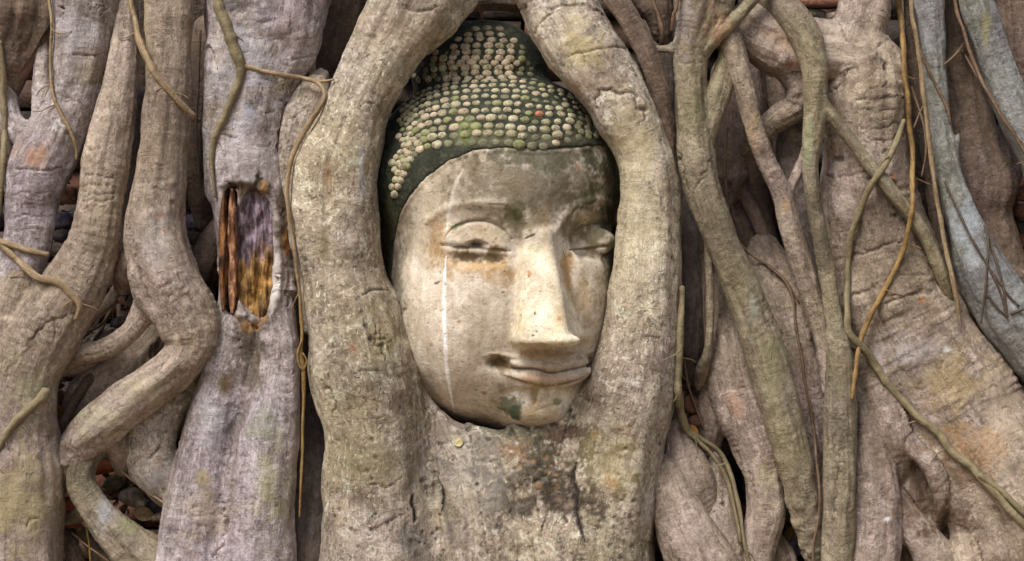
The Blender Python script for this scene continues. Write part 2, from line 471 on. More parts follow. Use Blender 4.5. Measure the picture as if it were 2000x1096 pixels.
# ------------------------------------------------------------------ the roots (photo pixel, photo pixel, depth, radius)
def mk_frame(m):
    # dirt and lichen below the chin
    m.blob(1040, 925, 130, 95, srgb(88, 72, 54), .7, .9)
    m.blob(1050, 930, 130, 100, srgb(66, 54, 42), .95, 1.5)
    m.blob(1010, 880, 90, 50, srgb(74, 66, 48), .9, 1.6)
    for i in range(150):
        x = random.gauss(1045, 52); y = random.gauss(925, 45); r_ = random.uniform(3, 10)
        m.blob(x, y, r_, r_ * .8, random.choice([srgb(56, 44, 34), srgb(74, 58, 42), srgb(150, 118, 78), srgb(70, 68, 48)]), .75, .7, push=random.uniform(-2.5, 1))
    m.blob(1010, 860, 110, 30, srgb(84, 78, 58), .6, 1.0)
    m.blob(1090, 850, 40, 22, srgb(72, 48, 36), .8, .8)
    m.blob(1010, 845, 60, 20, srgb(88, 84, 62), .7, .8)
    m.blob(1060, 970, 45, 25, srgb(66, 54, 46), .7, .9)
    m.blob(1000, 880, 40, 30, srgb(172, 128, 92), .35, .9)
    m.blob(870, 1010, 60, 70, srgb(176, 158, 116), .35, .9)
    m.blob(800, 1060, 26, 55, srgb(84, 82, 76), .65, .6)
    m.blob(930, 920, 90, 80, WHT, .30, 1.0)
    m.blob(850, 830, 40, 25, srgb(120, 104, 84), .5, .8)
    m.blob(1200, 900, 70, 60, srgb(190, 176, 120), .3, .9)
    m.blob(1190, 940, 16, 26, srgb(190, 140, 70), .35, .8)
    m.blob(1215, 840, 26, 14, srgb(110, 74, 50), .6, .8)
    m.blob(640, 340, 14, 45, srgb(150, 106, 70), .5, .7)
    m.blob(632, 480, 14, 40, srgb(128, 112, 74), .55, .8)
    m.blob(745, 640, 34, 60, srgb(146, 128, 80), .4, .9)
    m.blob(690, 680, 12, 12, srgb(150, 96, 72), .6, .6)
    m.blob(760, 60, 110, 50, srgb(178, 158, 130), .4, .8)
    m.blob(705, 330, 10, 55, srgb(204, 208, 214), .4, .8)
    m.blob(1240, 420, 60, 160, srgb(206, 194, 160), .45, .9)
    m.blob(1235, 290, 50, 95, srgb(204, 190, 150), .5, .7)
    m.blob(1110, 60, 60, 60, srgb(196, 182, 150), .5, .8)
    m.blob(1140, 90, 50, 45, srgb(208, 190, 120), .3, .9)
    m.blob(1150, 160, 60, 26, srgb(150, 128, 104), .5, .8)
    m.blob(730, 900, 90, 90, srgb(150, 140, 104), .4, .9)
    # splits and wrinkles
    m.line([(850, 930), (862, 965), (885, 1010), (900, 1060), (915, 1110)], 20, 13, srgb(90, 78, 58), .5, 0)
    m.line([(690, 586), (705, 575), (730, 569), (756, 568)], 4, 5, DK, .8, 2)
    m.line([(690, 728), (720, 722), (750, 722)], 3.5, 4, DK, .75, 3)
    m.line([(712, 632), (728, 655), (748, 680), (756, 715)], 6, 8, DK, .6, 6)
    m.line([(725, 625), (742, 650), (762, 665)], 4, 6, DK, .5, 5)
    m.line([(700, 760), (720, 808)], 3, 3, BRN, .5, 4)
    m.line([(780, 8), (805, 20), (835, 20), (860, 12)], 4, 4, BRN, .7, 3)
    m.line([(705, 202), (730, 205), (752, 222)], 3, 3, BRN, .7, 2)
    m.line([(1042, 70), (1060, 40), (1090, 15), (1125, 8), (1160, 18), (1190, 40)], 5, 6, BRN, .7, 3)
    m.line([(1008, 40), (1022, 15), (1040, -5)], 5, 5, BRN, .6, 3)
    m.line([(1100, 118), (1120, 103), (1160, 95), (1210, 92), (1245, 95)], 4, 4, BRN, .65, 3)
    m.line([(1163, 212), (1166, 190), (1185, 178), (1215, 178), (1240, 190), (1256, 215), (1258, 250)], 6, 6, srgb(84, 58, 40), .8, 6)
    m.line([(1185, 182), (1190, 172)], 6, 3, srgb(84, 58, 40), .8, 3)
    m.line([(1252, 658), (1270, 656), (1286, 662)], 4, 4, BRN, .6, 3)
    m.line([(1195, 800), (1150, 776), (1120, 775)], 3, 3, BRN, .5, 3)
    m.line([(880, 770), (840, 830), (842, 900), (856, 935)], 7, 5, srgb(110, 96, 74), .45, 5)
    m.line([(700, 930), (740, 950), (770, 945), (790, 930)], 4, 5, BRN, .5, 5)
    m.line([(715, 1045), (740, 1030), (770, 1012), (800, 1010)], 4, 5, BRN, .55, 5)
    m.line([(630, 740), (655, 780), (650, 820)], 5, 5, BRN, .5, 4)
    m.line([(1225, 1070), (1240, 1062), (1285, 1062)], 3, 4, BRN, .5, 3)
    m.ridge([(640, 560), (650, 640), (640, 720)], 10, 5)
    m.ridge([(1240, 880), (1236, 960), (1242, 1040)], 22, 8)
    for i in range(26):
        x = random.choice([random.uniform(590, 740), random.uniform(640, 830), random.uniform(1240, 1320)]); y = random.uniform(250, 1050)
        m.line([(x, y), (x + random.uniform(-4, 4), y + random.uniform(10, 34))], random.uniform(2.5, 4.5), 3, BRN, .45, 5)
    for i in range(60):
        x = random.uniform(650, 1290); y = random.uniform(830, 1090)
        r_ = random.uniform(2.5, 6)
        m.blob(x, y, r_, r_, DK, .6, .5, push=-3)
    m.exact = True
    m.line([(1126, 903), (1117, 930), (1123, 965), (1124, 1000), (1134, 1030), (1144, 1060)], 8, 10, srgb(34, 25, 18), 1.0, 1.5)
    m.line([(808, 962), (806, 985), (813, 1005), (810, 1022)], 6, 6, srgb(38, 28, 20), 1.0, 1.5)
RAW = True
ROOT_FRAME = root('fig_root', 'massive pale root wrapping around both sides and under the chin of the stone head', 'pale', [
    ('limb', .85, [(840, -190, 60, 95), (822, -60, 55, 92), (790, 25, 45, 76), (738, 115, 42, 70), (705, 185, 45, 66), (680, 265, 48, 74), (655, 350, 50, 86), (656, 450, 48, 90), (668, 540, 45, 83), (692, 625, 42, 93), (715, 720, 42, 108), (730, 800, 48, 104), (742, 900, 55, 108), (750, 1000, 60, 116), (752, 1110, 64, 126), (750, 1250, 66, 150)]),
    ('branch', .85, [(770, 60, 60, 60), (830, 30, 62, 58), (880, 12, 70, 36), (912, -10, 80, 28), (930, -80, 90, 30)]),
    ('branch', .85, [(1050, -190, 90, 78), (1072, -70, 80, 80), (1092, 10, 66, 74), (1128, 85, 48, 78), (1178, 150, 40, 70), (1225, 220, 36, 64), (1257, 290, 40, 56), (1272, 370, 42, 58), (1270, 450, 44, 63), (1262, 540, 42, 69), (1258, 620, 40, 72), (1248, 690, 40, 80), (1232, 770, 44, 90), (1205, 860, 52, 96), (1185, 950, 58, 104), (1165, 1050, 60, 116), (1150, 1250, 60, 150)]),
    ('base', .55, [(836, 822, 76, 34), (868, 890, 66, 66), (900, 980, 62, 92), (915, 1090, 62, 110), (915, 1250, 62, 120)]),
    ('base', .5, [(930, 878, 76, 46), (970, 930, 62, 86), (1000, 1010, 58, 112), (1010, 1110, 58, 120), (1010, 1250, 58, 130)]),
    ('base', .5, [(1040, 874, 76, 54), (1065, 924, 66, 92), (1080, 1010, 60, 110), (1085, 1250, 60, 120)]),
    ('base', .55, [(1122, 800, 76, 40), (1130, 860, 68, 72), (1135, 950, 62, 92), (1130, 1250, 62, 110)]),
], k=46, vox=3.2, marks=mk_frame, wr=.6)

RAW = True
def mk_column(m):
    m.blob(490, 205, 16, 28, srgb(70, 64, 66), 1.0, .6)
    m.blob(470, 8, 50, 22, srgb(84, 72, 62), .9, 1.0)
    m.blob(452, 20, 8, 10, DK, .9, .6)
    m.blob(460, 10, 30, 20, srgb(104, 92, 82), .6, .8)
    m.blob(485, 130, 70, 130, srgb(196, 196, 208), .45, .9)
    m.blob(500, 310, 70, 60, srgb(200, 190, 190), .4, .8)
    m.blob(560, 60, 40, 70, srgb(176, 152, 158), .35, .9)
    m.blob(495, 366, 44, 22, srgb(72, 62, 50), 1.0, .8)
    m.blob(552, 420, 16, 90, srgb(84, 68, 48), .8, .9)
    m.blob(560, 480, 9, 50, srgb(150, 104, 50), .7, .9)
    m.blob(560, 400, 18, 60, srgb(88, 72, 52), .7, .8)
    m.blob(563, 470, 8, 40, srgb(176, 120, 52), .6, .8)
    m.blob(490, 655, 44, 44, srgb(72, 62, 50), .9, 1.0)
    m.blob(488, 720, 24, 50, srgb(84, 72, 58), .7, 1.0)
    m.blob(440, 752, 20, 30, srgb(104, 84, 54), 1.0, .5)
    m.blob(394, 938, 13, 30, srgb(110, 106, 82), 1.0, .4)
    m.blob(530, 950, 50, 90, srgb(164, 158, 108), .5, .9)
    m.blob(520, 830, 40, 50, srgb(140, 146, 120), .45, .9)
    m.blob(420, 820, 40, 60, srgb(186, 186, 188), .4, .9)
    m.blob(400, 1010, 50, 80, srgb(180, 160, 134), .5, .9)
    m.line([(503, 625), (496, 690), (494, 760), (478, 800), (455, 850), (452, 900), (452, 960), (440, 1040)], 15, 9, srgb(92, 80, 64), .45, 0)
    m.line([(430, 968), (442, 1020), (436, 1060), (420, 1090)], 5, 7, BRN, .6, 4)
    m.line([(430, 262), (450, 266), (468, 268)], 4, 4, DK, .8, 1)
    m.line([(545, 300), (555, 240), (562, 180), (585, 150)], 8, 8, srgb(90, 80, 76), .5, 3)
    m.line([(420, 355), (445, 354), (460, 362)], 4, 4, DK, .7, 2)
    m.line([(520, 225), (535, 215)], 6, 3, DK, .5, 2)
    for x, y, a, b in ((470, 40, 540, 36), (480, 72, 560, 80), (450, 102, 500, 98), (500, 152, 600, 140), (490, 285, 540, 280), (560, 120, 640, 100), (575, 80, 640, 60)):
        m.line([(x, y), ((x + a) / 2, (y + b) / 2 + 4), (a, b)], 3, 2.5, srgb(110, 98, 96), .5, 4)
    m.line([(570, 40), (565, 60), (550, 85)], 5, 4, srgb(120, 104, 90), .6, 4)
    m.line([(640, 5), (660, 40), (672, 60)], 4, 5, BRN, .6, 2)
    for i in range(46):
        x = random.uniform(360, 590); y = random.uniform(630, 1090)
        m.line([(x, y), (x + random.uniform(-3, 3), y + random.uniform(5, 18))], random.uniform(2, 3.6), 2, BRN, .5, 3)
def mk_column2(m):
    mk_column(m)
    lip = [(508, 390), (522, 420), (535, 465), (541, 530), (539, 580), (528, 618)]
    m.ridge(lip, 9, 9)
    m.line(lip, 11, 0, srgb(206, 198, 190), .9, 1)
    m.line([(548, 400), (562, 460), (566, 520), (560, 600)], 9, 5, srgb(74, 58, 42), .6, 3)
    rg_ = random.Random(4)
    for i in range(70):
        t = rg_.uniform(0, 6.283); x = 492 + 58 * math.cos(t); y = 498 + 140 * math.sin(t); q_ = rg_.uniform(4, 11)
        if math.cos(t) > .5 and abs(math.sin(t)) < .8: continue
        m.blob(x + rg_.uniform(-6, 8), y, q_, q_ * rg_.uniform(1, 2.2), rg_.choice([srgb(66, 50, 36), srgb(110, 84, 56), srgb(150, 112, 66)]), .8, .8, push=rg_.uniform(-6, 4))
    m.ridge([(425, 362), (460, 352), (500, 362), (520, 385)], 9, 7)
ROOT_COL = root('fig_root', 'broad mauve grey column root with a rotten open wound', 'mauve', [
    ('stem', .62, [(530, -190, 90, 140), (528, -60, 88, 132), (520, 60, 86, 118), (500, 150, 84, 98), (488, 230, 82, 84), (482, 310, 80, 78), (486, 400, 78, 78), (492, 500, 76, 74), (498, 600, 74, 72), (496, 660, 76, 72), (480, 760, 84, 70)]),
    ('branch', .8, [(525, 600, 66, 48), (540, 690, 52, 50), (532, 780, 48, 57), (518, 880, 46, 68), (508, 980, 46, 76), (502, 1090, 46, 84), (500, 1250, 46, 90)]),
    ('branch', .8, [(462, 620, 72, 42), (446, 690, 62, 44), (425, 780, 58, 46), (408, 870, 56, 55), (396, 960, 54, 66), (380, 1060, 52, 72), (350, 1250, 56, 110)]),
    ('ridge', .8, [(425, -60, 70, 24), (440, 60, 62, 26), (428, 150, 60, 28), (422, 220, 62, 24), (418, 300, 70, 18), (418, 380, 78, 12)]),
], k=22, vox=3.0, marks=mk_column2, carves=[(496, 498, 4, 47, 136, 100, 6), (446, 490, 20, 24, 130, 76, 6)], wr=.9)
# the rotten heartwood showing inside the wound
def heartwood():
    b = NB('rotten_heartwood'); o = b.obj(); bk = b.attr('bark').outputs['Vector']
    a = b.attr('stain')
    st = b.noise(b.scale(bk, (170, 45, 1)), 1.0, 5, .65, .6)
    col = b.mix(1.0, a.outputs['Color'], b.mix(b.ramp(st, .35, .65), (.35, .32, .30), (1.35, 1.3, 1.25)), 'MULTIPLY')
    col = b.mix(b.ramp(b.noise(o, 60, 5, .7, .5), .56, .68, 0, .75), col, srgb(62, 46, 34))
    n = b.bump(st, .008, .9); n = b.bump(b.noise(o, 140, 4, .7), .003, .7, n)
    b.s = None
    return b.done(col, n, .6)
HW = heartwood()
def wood_part(name, x0, x1, y0, y1, dep, bulge, colf, seed, parent, label):
    nx, ny = max(10, int((x1 - x0) / 2)), int((y1 - y0) / 3)
    V = []; C = []; Bk = []
    base = np.array(parent.location)
    for layer in (0, 1):
        for j in range(ny + 1):
            v = j / ny; py = y0 + (y1 - y0) * v
            for i in range(nx + 1):
                u = i / nx
                wv = math.sin(math.pi * min(max(v, .02), .98)) ** .35
                xm = (x0 + x1) / 2; px = xm + (u - .5) * (x1 - x0) * wv
                n = float(fbm(np.array([px / 6.]), np.array([py / 60.]), np.array([1.]), 3, seed)[0]); n2 = float(vnoise(np.array([px / 14.]), np.array([py / 22.]), np.array([2.]), seed + 3)[0])
                d = dep - bulge * math.sin(math.pi * u) - (n * 9 + n2 * 8) * (1 if layer == 0 else 0) + layer * 30
                V.append(P(px, py, d) - base); C.append(tuple(colf(u, v, n2)) + (1,)); Bk.append(((px) * U, (py) * U, .02))
    F = []; W_ = nx + 1; H_ = (nx + 1) * (ny + 1)
    for j in range(ny):
        for i in range(nx):
            a = j * W_ + i
            F.append((a, a + W_, a + W_ + 1, a + 1)); F.append((H_ + a, H_ + a + 1, H_ + a + W_ + 1, H_ + a + W_))
    for j in range(ny):
        for i in (0, nx):
            a = j * W_ + i; F.append((a, a + W_, a + W_ + H_, a + H_))
    o = link(name, mesh_from(name, np.array(V), np.array(F), HW, np.array(C), np.array(Bk)), parent)
    o['label'] = label
lerp = lambda a, b, t: tuple(x + (y - x) * t for x, y in zip(a, b))
def c_amber(u, v, n):
    t = min(1, max(0, (v - .42 + n * .12 + (u - .4) * .18) * 6))
    top = lerp(srgb(148, 132, 146), srgb(84, 68, 70), min(1, max(0, n * .8 + v)))
    return lerp(top, lerp(srgb(176, 138, 80), srgb(82, 58, 36), min(1, max(0, n * .9 + u * .5 - .1))), t)
def c_strip(u, v, n): return lerp(srgb(172, 128, 96), srgb(110, 72, 50), min(1, max(0, n + .3)))
wood_part('heartwood', 444, 552, 360, 640, 54, 6, c_amber, 5, ROOT_COL, 'amber and purple rotten heartwood inside the wound')
wood_part('bark_strip', 444, 464, 368, 612, 40, 11, c_strip, 9, ROOT_COL, 'reddish brown splinter of dead bark')
wood_part('bark_strip', 427, 446, 372, 606, 44, 10, lambda u, v, n: lerp(srgb(150, 104, 62), srgb(70, 48, 34), min(1, max(0, n + .4))), 14, ROOT_COL, 'dark crumbling strip of dead bark')

RAW = False
# --- left of the column
def mk_l6(m):
    m.blob(310, 420, 12, 7, srgb(150, 100, 64), .8, .4)
    m.blob(285, 75, 12, 80, srgb(172, 160, 126), .4, .8)
    m.blob(308, 470, 40, 60, srgb(190, 182, 176), .5, .9)
    m.blob(335, 290, 20, 120, srgb(110, 96, 84), .45, .9)
    m.blob(200, 820, 60, 40, srgb(176, 170, 140), .5, .9)
    m.blob(290, 770, 60, 30, srgb(166, 158, 120), .4, .9)
    m.line([(318, 560), (330, 590), (340, 640)], 3, 3, BRN, .5, 4)
    m.line([(255, 435), (270, 520), (300, 600)], 5, 5, BRN, .35, 4)
root('fig_root', 'brown grey root left of the wounded column, hooking to the lower left', 'tan', [
    ('stem', .9, [(332, -190, 46, 50), (332, -40, 44, 48), (330, 100, 42, 46), (326, 200, 40, 45), (320, 300, 38, 46), (308, 390, 34, 52), (305, 470, 34, 60), (325, 548, 34, 66), (362, 612, 36, 60), (372, 668, 34, 50), (345, 718, 30, 44), (288, 760, 28, 43), (228, 802, 32, 44), (172, 850, 42, 42), (136, 900, 56, 30), (116, 952, 74, 18)]),
    ('branch', .9, [(330, 540, 40, 30), (290, 590, 34, 25), (258, 645, 38, 21), (205, 680, 44, 20), (152, 694, 56, 22), (100, 728, 80, 20), (70, 770, 100, 16)]),
    ('branch', .9, [(212, 830, 46, 22), (228, 870, 62, 22), (240, 915, 92, 16)]),
    ('branch', .9, [(272, 480, 60, 20), (248, 520, 70, 24), (240, 560, 100, 18)]),
], k=18, marks=mk_l6)
def mk_l3(m):
    for y, a in ((345, .5), (362, .6), (378, .6), (392, .5), (405, .5)):
        m.line([(160, y + 6), (185, y - 2), (205, y + 4), (225, y - 6)], 3.2, 3.5, BRN, a, 4)
    m.line([(150, 615), (90, 635), (40, 690), (0, 760)], 5, 4, BRN, .25, 4)
    m.blob(40, 980, 90, 90, srgb(168, 156, 104), .5, .9)
    m.blob(60, 760, 60, 70, srgb(160, 158, 118), .4, .9)
    m.line([(52, 1030), (62, 1012), (82, 1010)], 4, 4, BRN, .7, 3)
    m.line([(98, 620), (112, 640), (108, 680)], 4, 4, BRN, .4, 4)
root('fig_root', 'long smooth tan root swinging from the top to the lower left corner', 'tan', [
    ('stem', .9, [(262, -190, 90, 20), (252, -40, 84, 18), (246, 40, 74, 24), (238, 120, 62, 31), (226, 205, 52, 37), (207, 300, 46, 45), (194, 395, 42, 43), (180, 480, 40, 50), (142, 560, 38, 60), (92, 640, 34, 66), (55, 725, 34, 64), (40, 810, 36, 72), (38, 900, 38, 80), (38, 1000, 42, 82), (40, 1110, 44, 82), (42, 1250, 44, 90)]),
    ('branch', .9, [(40, 560, 70, 40), (10, 640, 66, 55), (-30, 760, 66, 60), (-60, 900, 70, 60)]),
], k=18, marks=mk_l3)
def mk_l2(m):
    m.blob(65, 305, 36, 26, srgb(176, 128, 84), .6, .8)
    m.blob(150, 60, 45, 70, srgb(186, 180, 184), .5, .9)
    m.blob(180, 130, 35, 40, srgb(150, 136, 104), .5, .9)
    for y in (338, 355, 375, 398, 420, 446):
        m.line([(20, y + 8), (55, y), (95, y + 4)], 2.8, 2.5, BRN, .4, 3)
    m.line([(140, 106), (175, 108), (205, 104)], 4, 4, BRN, .7, 3)
    m.line([(110, 180), (140, 195), (180, 215)], 3.5, 3, DK, .6, 3)
    m.line([(20, 330), (65, 332), (110, 328), (128, 322)], 4, 5, BRN, .7, 3)
    for i in range(5):
        t = i * 7
        m.line([(112 + t * .3, 8 + t * .3), (125, 20 - t * .1), (118, 28 + t * .2)], 2.5, 3, BRN, .4, 2)
        m.line([(170, 22 - t), (192, 30 - t), (215, 10 - t)], 3, 4, BRN, .5, 3)
root('fig_root', 'thick mauve topped root with a forked side branch near the upper left corner', 'mauve', [
    ('stem', .9, [(172, -190, 84, 72), (169, -40, 82, 70), (165, 60, 80, 64), (158, 130, 78, 57), (142, 205, 76, 50), (112, 275, 74, 54), (78, 335, 74, 60), (62, 400, 76, 51), (54, 475, 80, 48), (30, 550, 84, 50), (5, 620, 90, 55), (-30, 700, 90, 60)]),
    ('branch', .9, [(50, -10, 114, 34), (76, 60, 106, 24), (84, 112, 102, 17), (84, 180, 100, 20), (96, 250, 92, 34), (92, 300, 84, 46)]),
    ('branch', .9, [(16, 40, 108, 32), (6, 110, 106, 25), (8, 170, 104, 23), (20, 235, 100, 26), (55, 270, 90, 26), (90, 295, 82, 34)]),
], k=22, marks=mk_l2)
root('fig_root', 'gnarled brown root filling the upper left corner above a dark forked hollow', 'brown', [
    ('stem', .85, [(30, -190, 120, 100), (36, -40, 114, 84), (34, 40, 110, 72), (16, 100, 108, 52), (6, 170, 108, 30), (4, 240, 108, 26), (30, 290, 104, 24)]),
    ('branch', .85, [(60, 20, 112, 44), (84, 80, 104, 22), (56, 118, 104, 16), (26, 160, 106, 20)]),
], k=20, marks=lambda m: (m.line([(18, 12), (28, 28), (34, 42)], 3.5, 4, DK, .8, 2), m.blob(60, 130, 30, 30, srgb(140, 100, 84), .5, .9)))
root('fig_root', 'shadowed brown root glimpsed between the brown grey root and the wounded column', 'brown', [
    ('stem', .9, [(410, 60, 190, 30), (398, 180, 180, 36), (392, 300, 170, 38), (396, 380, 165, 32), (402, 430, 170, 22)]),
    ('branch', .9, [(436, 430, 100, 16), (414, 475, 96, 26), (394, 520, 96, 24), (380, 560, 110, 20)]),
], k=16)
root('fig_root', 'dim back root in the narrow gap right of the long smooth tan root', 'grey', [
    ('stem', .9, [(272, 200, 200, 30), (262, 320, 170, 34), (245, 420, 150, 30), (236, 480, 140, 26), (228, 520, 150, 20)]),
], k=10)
root('fig_root', 'low humped tan root behind the hooked root at lower left', 'tan', [
    ('stem', .9, [(335, 640, 120, 36), (300, 668, 110, 42), (268, 705, 104, 42), (215, 738, 108, 38), (165, 770, 112, 36), (135, 815, 120, 26), (120, 850, 130, 18)]),
    ('branch', .9, [(250, 690, 130, 32), (215, 670, 140, 30), (170, 680, 150, 25), (130, 660, 160, 22), (110, 640, 170, 18)]),
], k=20, marks=lambda m: (m.blob(310, 690, 16, 18, srgb(70, 60, 46), .7, .7, push=-8), m.line([(205, 712), (215, 725), (212, 745)], 5, 6, BRN, .4, 3)))
def mk_swirl(m):
    for r_ in (6, 13, 20):
        m.line([(270 + r_ * math.cos(t), 848 + r_ * 1.1 * math.sin(t)) for t in np.linspace(-2.4, 3.0, 12)], 2.6, 3, BRN, .5, 1.5)
    m.line([(285, 900), (300, 888), (312, 880), (318, 868)], 4.5, 6, DK, .6, 3)
    m.line([(300, 800), (314, 806), (318, 818), (306, 828)], 3.5, 4, BRN, .5, 2)
    m.line([(250, 900), (275, 895), (300, 900)], 3.5, 4, BRN, .5, 2)
    m.blob(300, 930, 40, 40, srgb(176, 176, 186), .5, .9)
root('fig_root', 'pale knotted root bulge with a swirl scar beside the hooked root', 'pale', [
    ('stem', .8, [(372, 740, 92, 40), (335, 780, 84, 44), (298, 835, 78, 50), (296, 890, 80, 50), (312, 935, 84, 38), (330, 975, 92, 22)]),
    ('branch', .8, [(345, 905, 78, 14), (342, 945, 72, 14), (335, 985, 72, 14)]),
], k=20, marks=mk_swirl)
def mk_arch(m):
    m.blob(205, 1000, 20, 40, srgb(190, 192, 196), .5, .8)
    m.blob(245, 1030, 24, 18, srgb(128, 130, 84), .6, .8)
root('fig_root', 'greenish arched root over the red stones in the bottom left hollow', 'olive', [
    ('stem', .9, [(212, 868, 66, 16), (188, 876, 52, 22), (164, 900, 46, 27), (158, 942, 44, 28), (180, 985, 42, 30), (212, 1025, 44, 34), (255, 1068, 48, 44), (310, 1120, 56, 60), (330, 1250, 60, 70)]),
    ('branch', .9, [(170, 960, 60, 16), (178, 985, 70, 20), (150, 1008, 84, 16), (120, 1010, 96, 14)]),
], k=16, marks=mk_arch)
root('fig_root', 'stubby brown roots poking into the bottom left hollow under the red stones', 'brown', [
    ('stem', .9, [(118, 1035, 110, 14), (135, 1060, 100, 16), (150, 1110, 96, 18), (160, 1250, 96, 22)]),
    ('branch', .9, [(165, 1040, 120, 18), (195, 1075, 110, 22), (215, 1120, 104, 26), (220, 1250, 100, 30)]),
], k=10)
root('fig_root', 'small leaf shaped root lobe tucked between the wounded column and the pale root', 'pale', [
    ('stem', .75, [(628, 150, 96, 16), (606, 190, 76, 36), (588, 240, 66, 40), (574, 300, 62, 30), (570, 370, 66, 20), (584, 450, 70, 20), (596, 540, 74, 18), (604, 640, 84, 14)]),
], k=14, marks=lambda m: (m.line([(560, 290), (568, 250), (585, 220), (610, 200)], 4, 4, BRN, .5, 3),))
root('fig_root', 'dim grey root in the dark slit left of the pale root, near the bottom edge', 'grey', [
    ('stem', .9, [(618, 780, 180, 18), (612, 880, 130, 26), (606, 960, 108, 34), (604, 1050, 100, 38), (604, 1250, 96, 44)]),
], k=10, marks=lambda m: m.blob(600, 1000, 14, 50, srgb(78, 76, 70), .7, .6))

# --- right of the head
root('fig_root', 'slim brown root hugging the outer shoulder of the pale root right of the head', 'brown', [
    ('stem', .9, [(1150, -190, 60, 22), (1180, -40, 44, 22), (1222, 26, 30, 22), (1258, 90, 24, 22), (1282, 155, 22, 19), (1298, 215, 26, 16), (1308, 275, 36, 11), (1312, 330, 52, 7)]),
], k=8)
def mk_r1(m):
    m.blob(1330, 40, 40, 60, srgb(178, 166, 166), .45, .9)
    m.blob(1400, 55, 30, 40, srgb(190, 140, 104), .4, .9)
    m.line([(1325, 118), (1350, 122), (1378, 116)], 3, 3, BRN, .5, 2)
    m.line([(1325, 290), (1335, 330), (1345, 380)], 4, 6, BRN, .6, 2)
    m.line([(1395, 300), (1375, 340), (1350, 380)], 3.5, 4, BRN, .5, 2)
    m.blob(1510, 720, 30, 110, srgb(146, 144, 104), .4, .9)
    m.blob(1470, 600, 16, 60, srgb(150, 154, 140), .5, .9)
    m.line([(1398, 30), (1402, 42), (1394, 50)], 4, 4, BRN, .6, 2)
root('fig_root', 'long olive root running diagonally from a knotted top right of the head', 'olive', [
    ('stem', .9, [(1385, -190, 64, 66), (1380, -50, 60, 64), (1368, 30, 54, 52), (1350, 95, 48, 34), (1347, 180, 46, 30), (1354, 260, 44, 36), (1362, 330, 40, 37), (1380, 395, 34, 34), (1410, 470, 30, 33), (1442, 545, 28, 34), (1476, 635, 28, 37), (1510, 740, 30, 39), (1540, 850, 34, 37), (1562, 950, 40, 33), (1580, 1040, 50, 25), (1594, 1120, 62, 16), (1600, 1250, 66, 14)]),
    ('branch', .9, [(1424, 85, 62, 16), (1412, 150, 58, 22), (1396, 205, 54, 25), (1374, 265, 48, 27), (1358, 330, 42, 26)]),
    ('branch', .9, [(1500, -60, 40, 16), (1470, -2, 36, 13), (1438, 34, 34, 13), (1402, 66, 32, 15), (1372, 98, 36, 15)]),
    ('branch', .9, [(1275, 96, 62, 7), (1300, 96, 56, 8), (1330, 92, 46, 12)]),
], k=14, marks=mk_r1)
root('fig_root', 'slender spotted root slanting down in front of the dark hollow right of the head', 'tan', [
    ('stem', .95, [(1410, 30, 62, 16), (1428, 75, 52, 23), (1444, 140, 50, 22), (1468, 230, 54, 20), (1496, 312, 60, 19), (1526, 378, 64, 20), (1542, 440, 68, 22), (1570, 530, 72, 22), (1596, 615, 72, 21), (1614, 690, 66, 20), (1622, 760, 64, 16)]),
    ('branch', .95, [(1530, 388, 64, 12), (1552, 350, 70, 10), (1568, 310, 72, 9), (1578, 270, 64, 8)]),
], k=12, marks=lambda m: (m.blob(1535, 400, 12, 16, srgb(176, 146, 90), .6, .7), m.blob(1470, 250, 14, 60, srgb(170, 146, 100), .4, .9)))
root('fig_root', 'straight greenish root standing tall in front of the wrinkled trunk, forking near its top', 'olive', [
    ('stem', .95, [(1505, 0, 84, 24), (1545, 28, 60, 30), (1574, 72, 46, 32), (1590, 125, 42, 26), (1593, 185, 42, 22), (1590, 240, 42, 22), (1583, 300, 42, 16), (1585, 370, 42, 15), (1599, 450, 42, 16), (1615, 535, 42, 17), (1628, 615, 42, 17), (1638, 690, 38, 26), (1640, 790, 36, 30), (1640, 900, 36, 33), (1637, 1000, 36, 33), (1634, 1110, 36, 33), (1630, 1250, 36, 36)]),
    ('branch', .95, [(1594, 190, 40, 14), (1622, 222, 36, 13), (1660, 272, 32, 12), (1705, 330, 26, 12), (1752, 388, 24, 13), (1788, 432, 30, 13), (1815, 480, 40, 13), (1838, 535, 48, 13), (1858, 590, 60, 9)]),
], k=12, marks=lambda m: (m.line([(1630, 850), (1634, 920), (1630, 1000), (1634, 1080)], 4, 4, BRN, .5, 3), m.blob(1580, 280, 10, 50, srgb(140, 150, 110), .5, .8), m.line([(1650, 830), (1648, 900), (1652, 960)], 3, 3, BRN, .4, 3)))
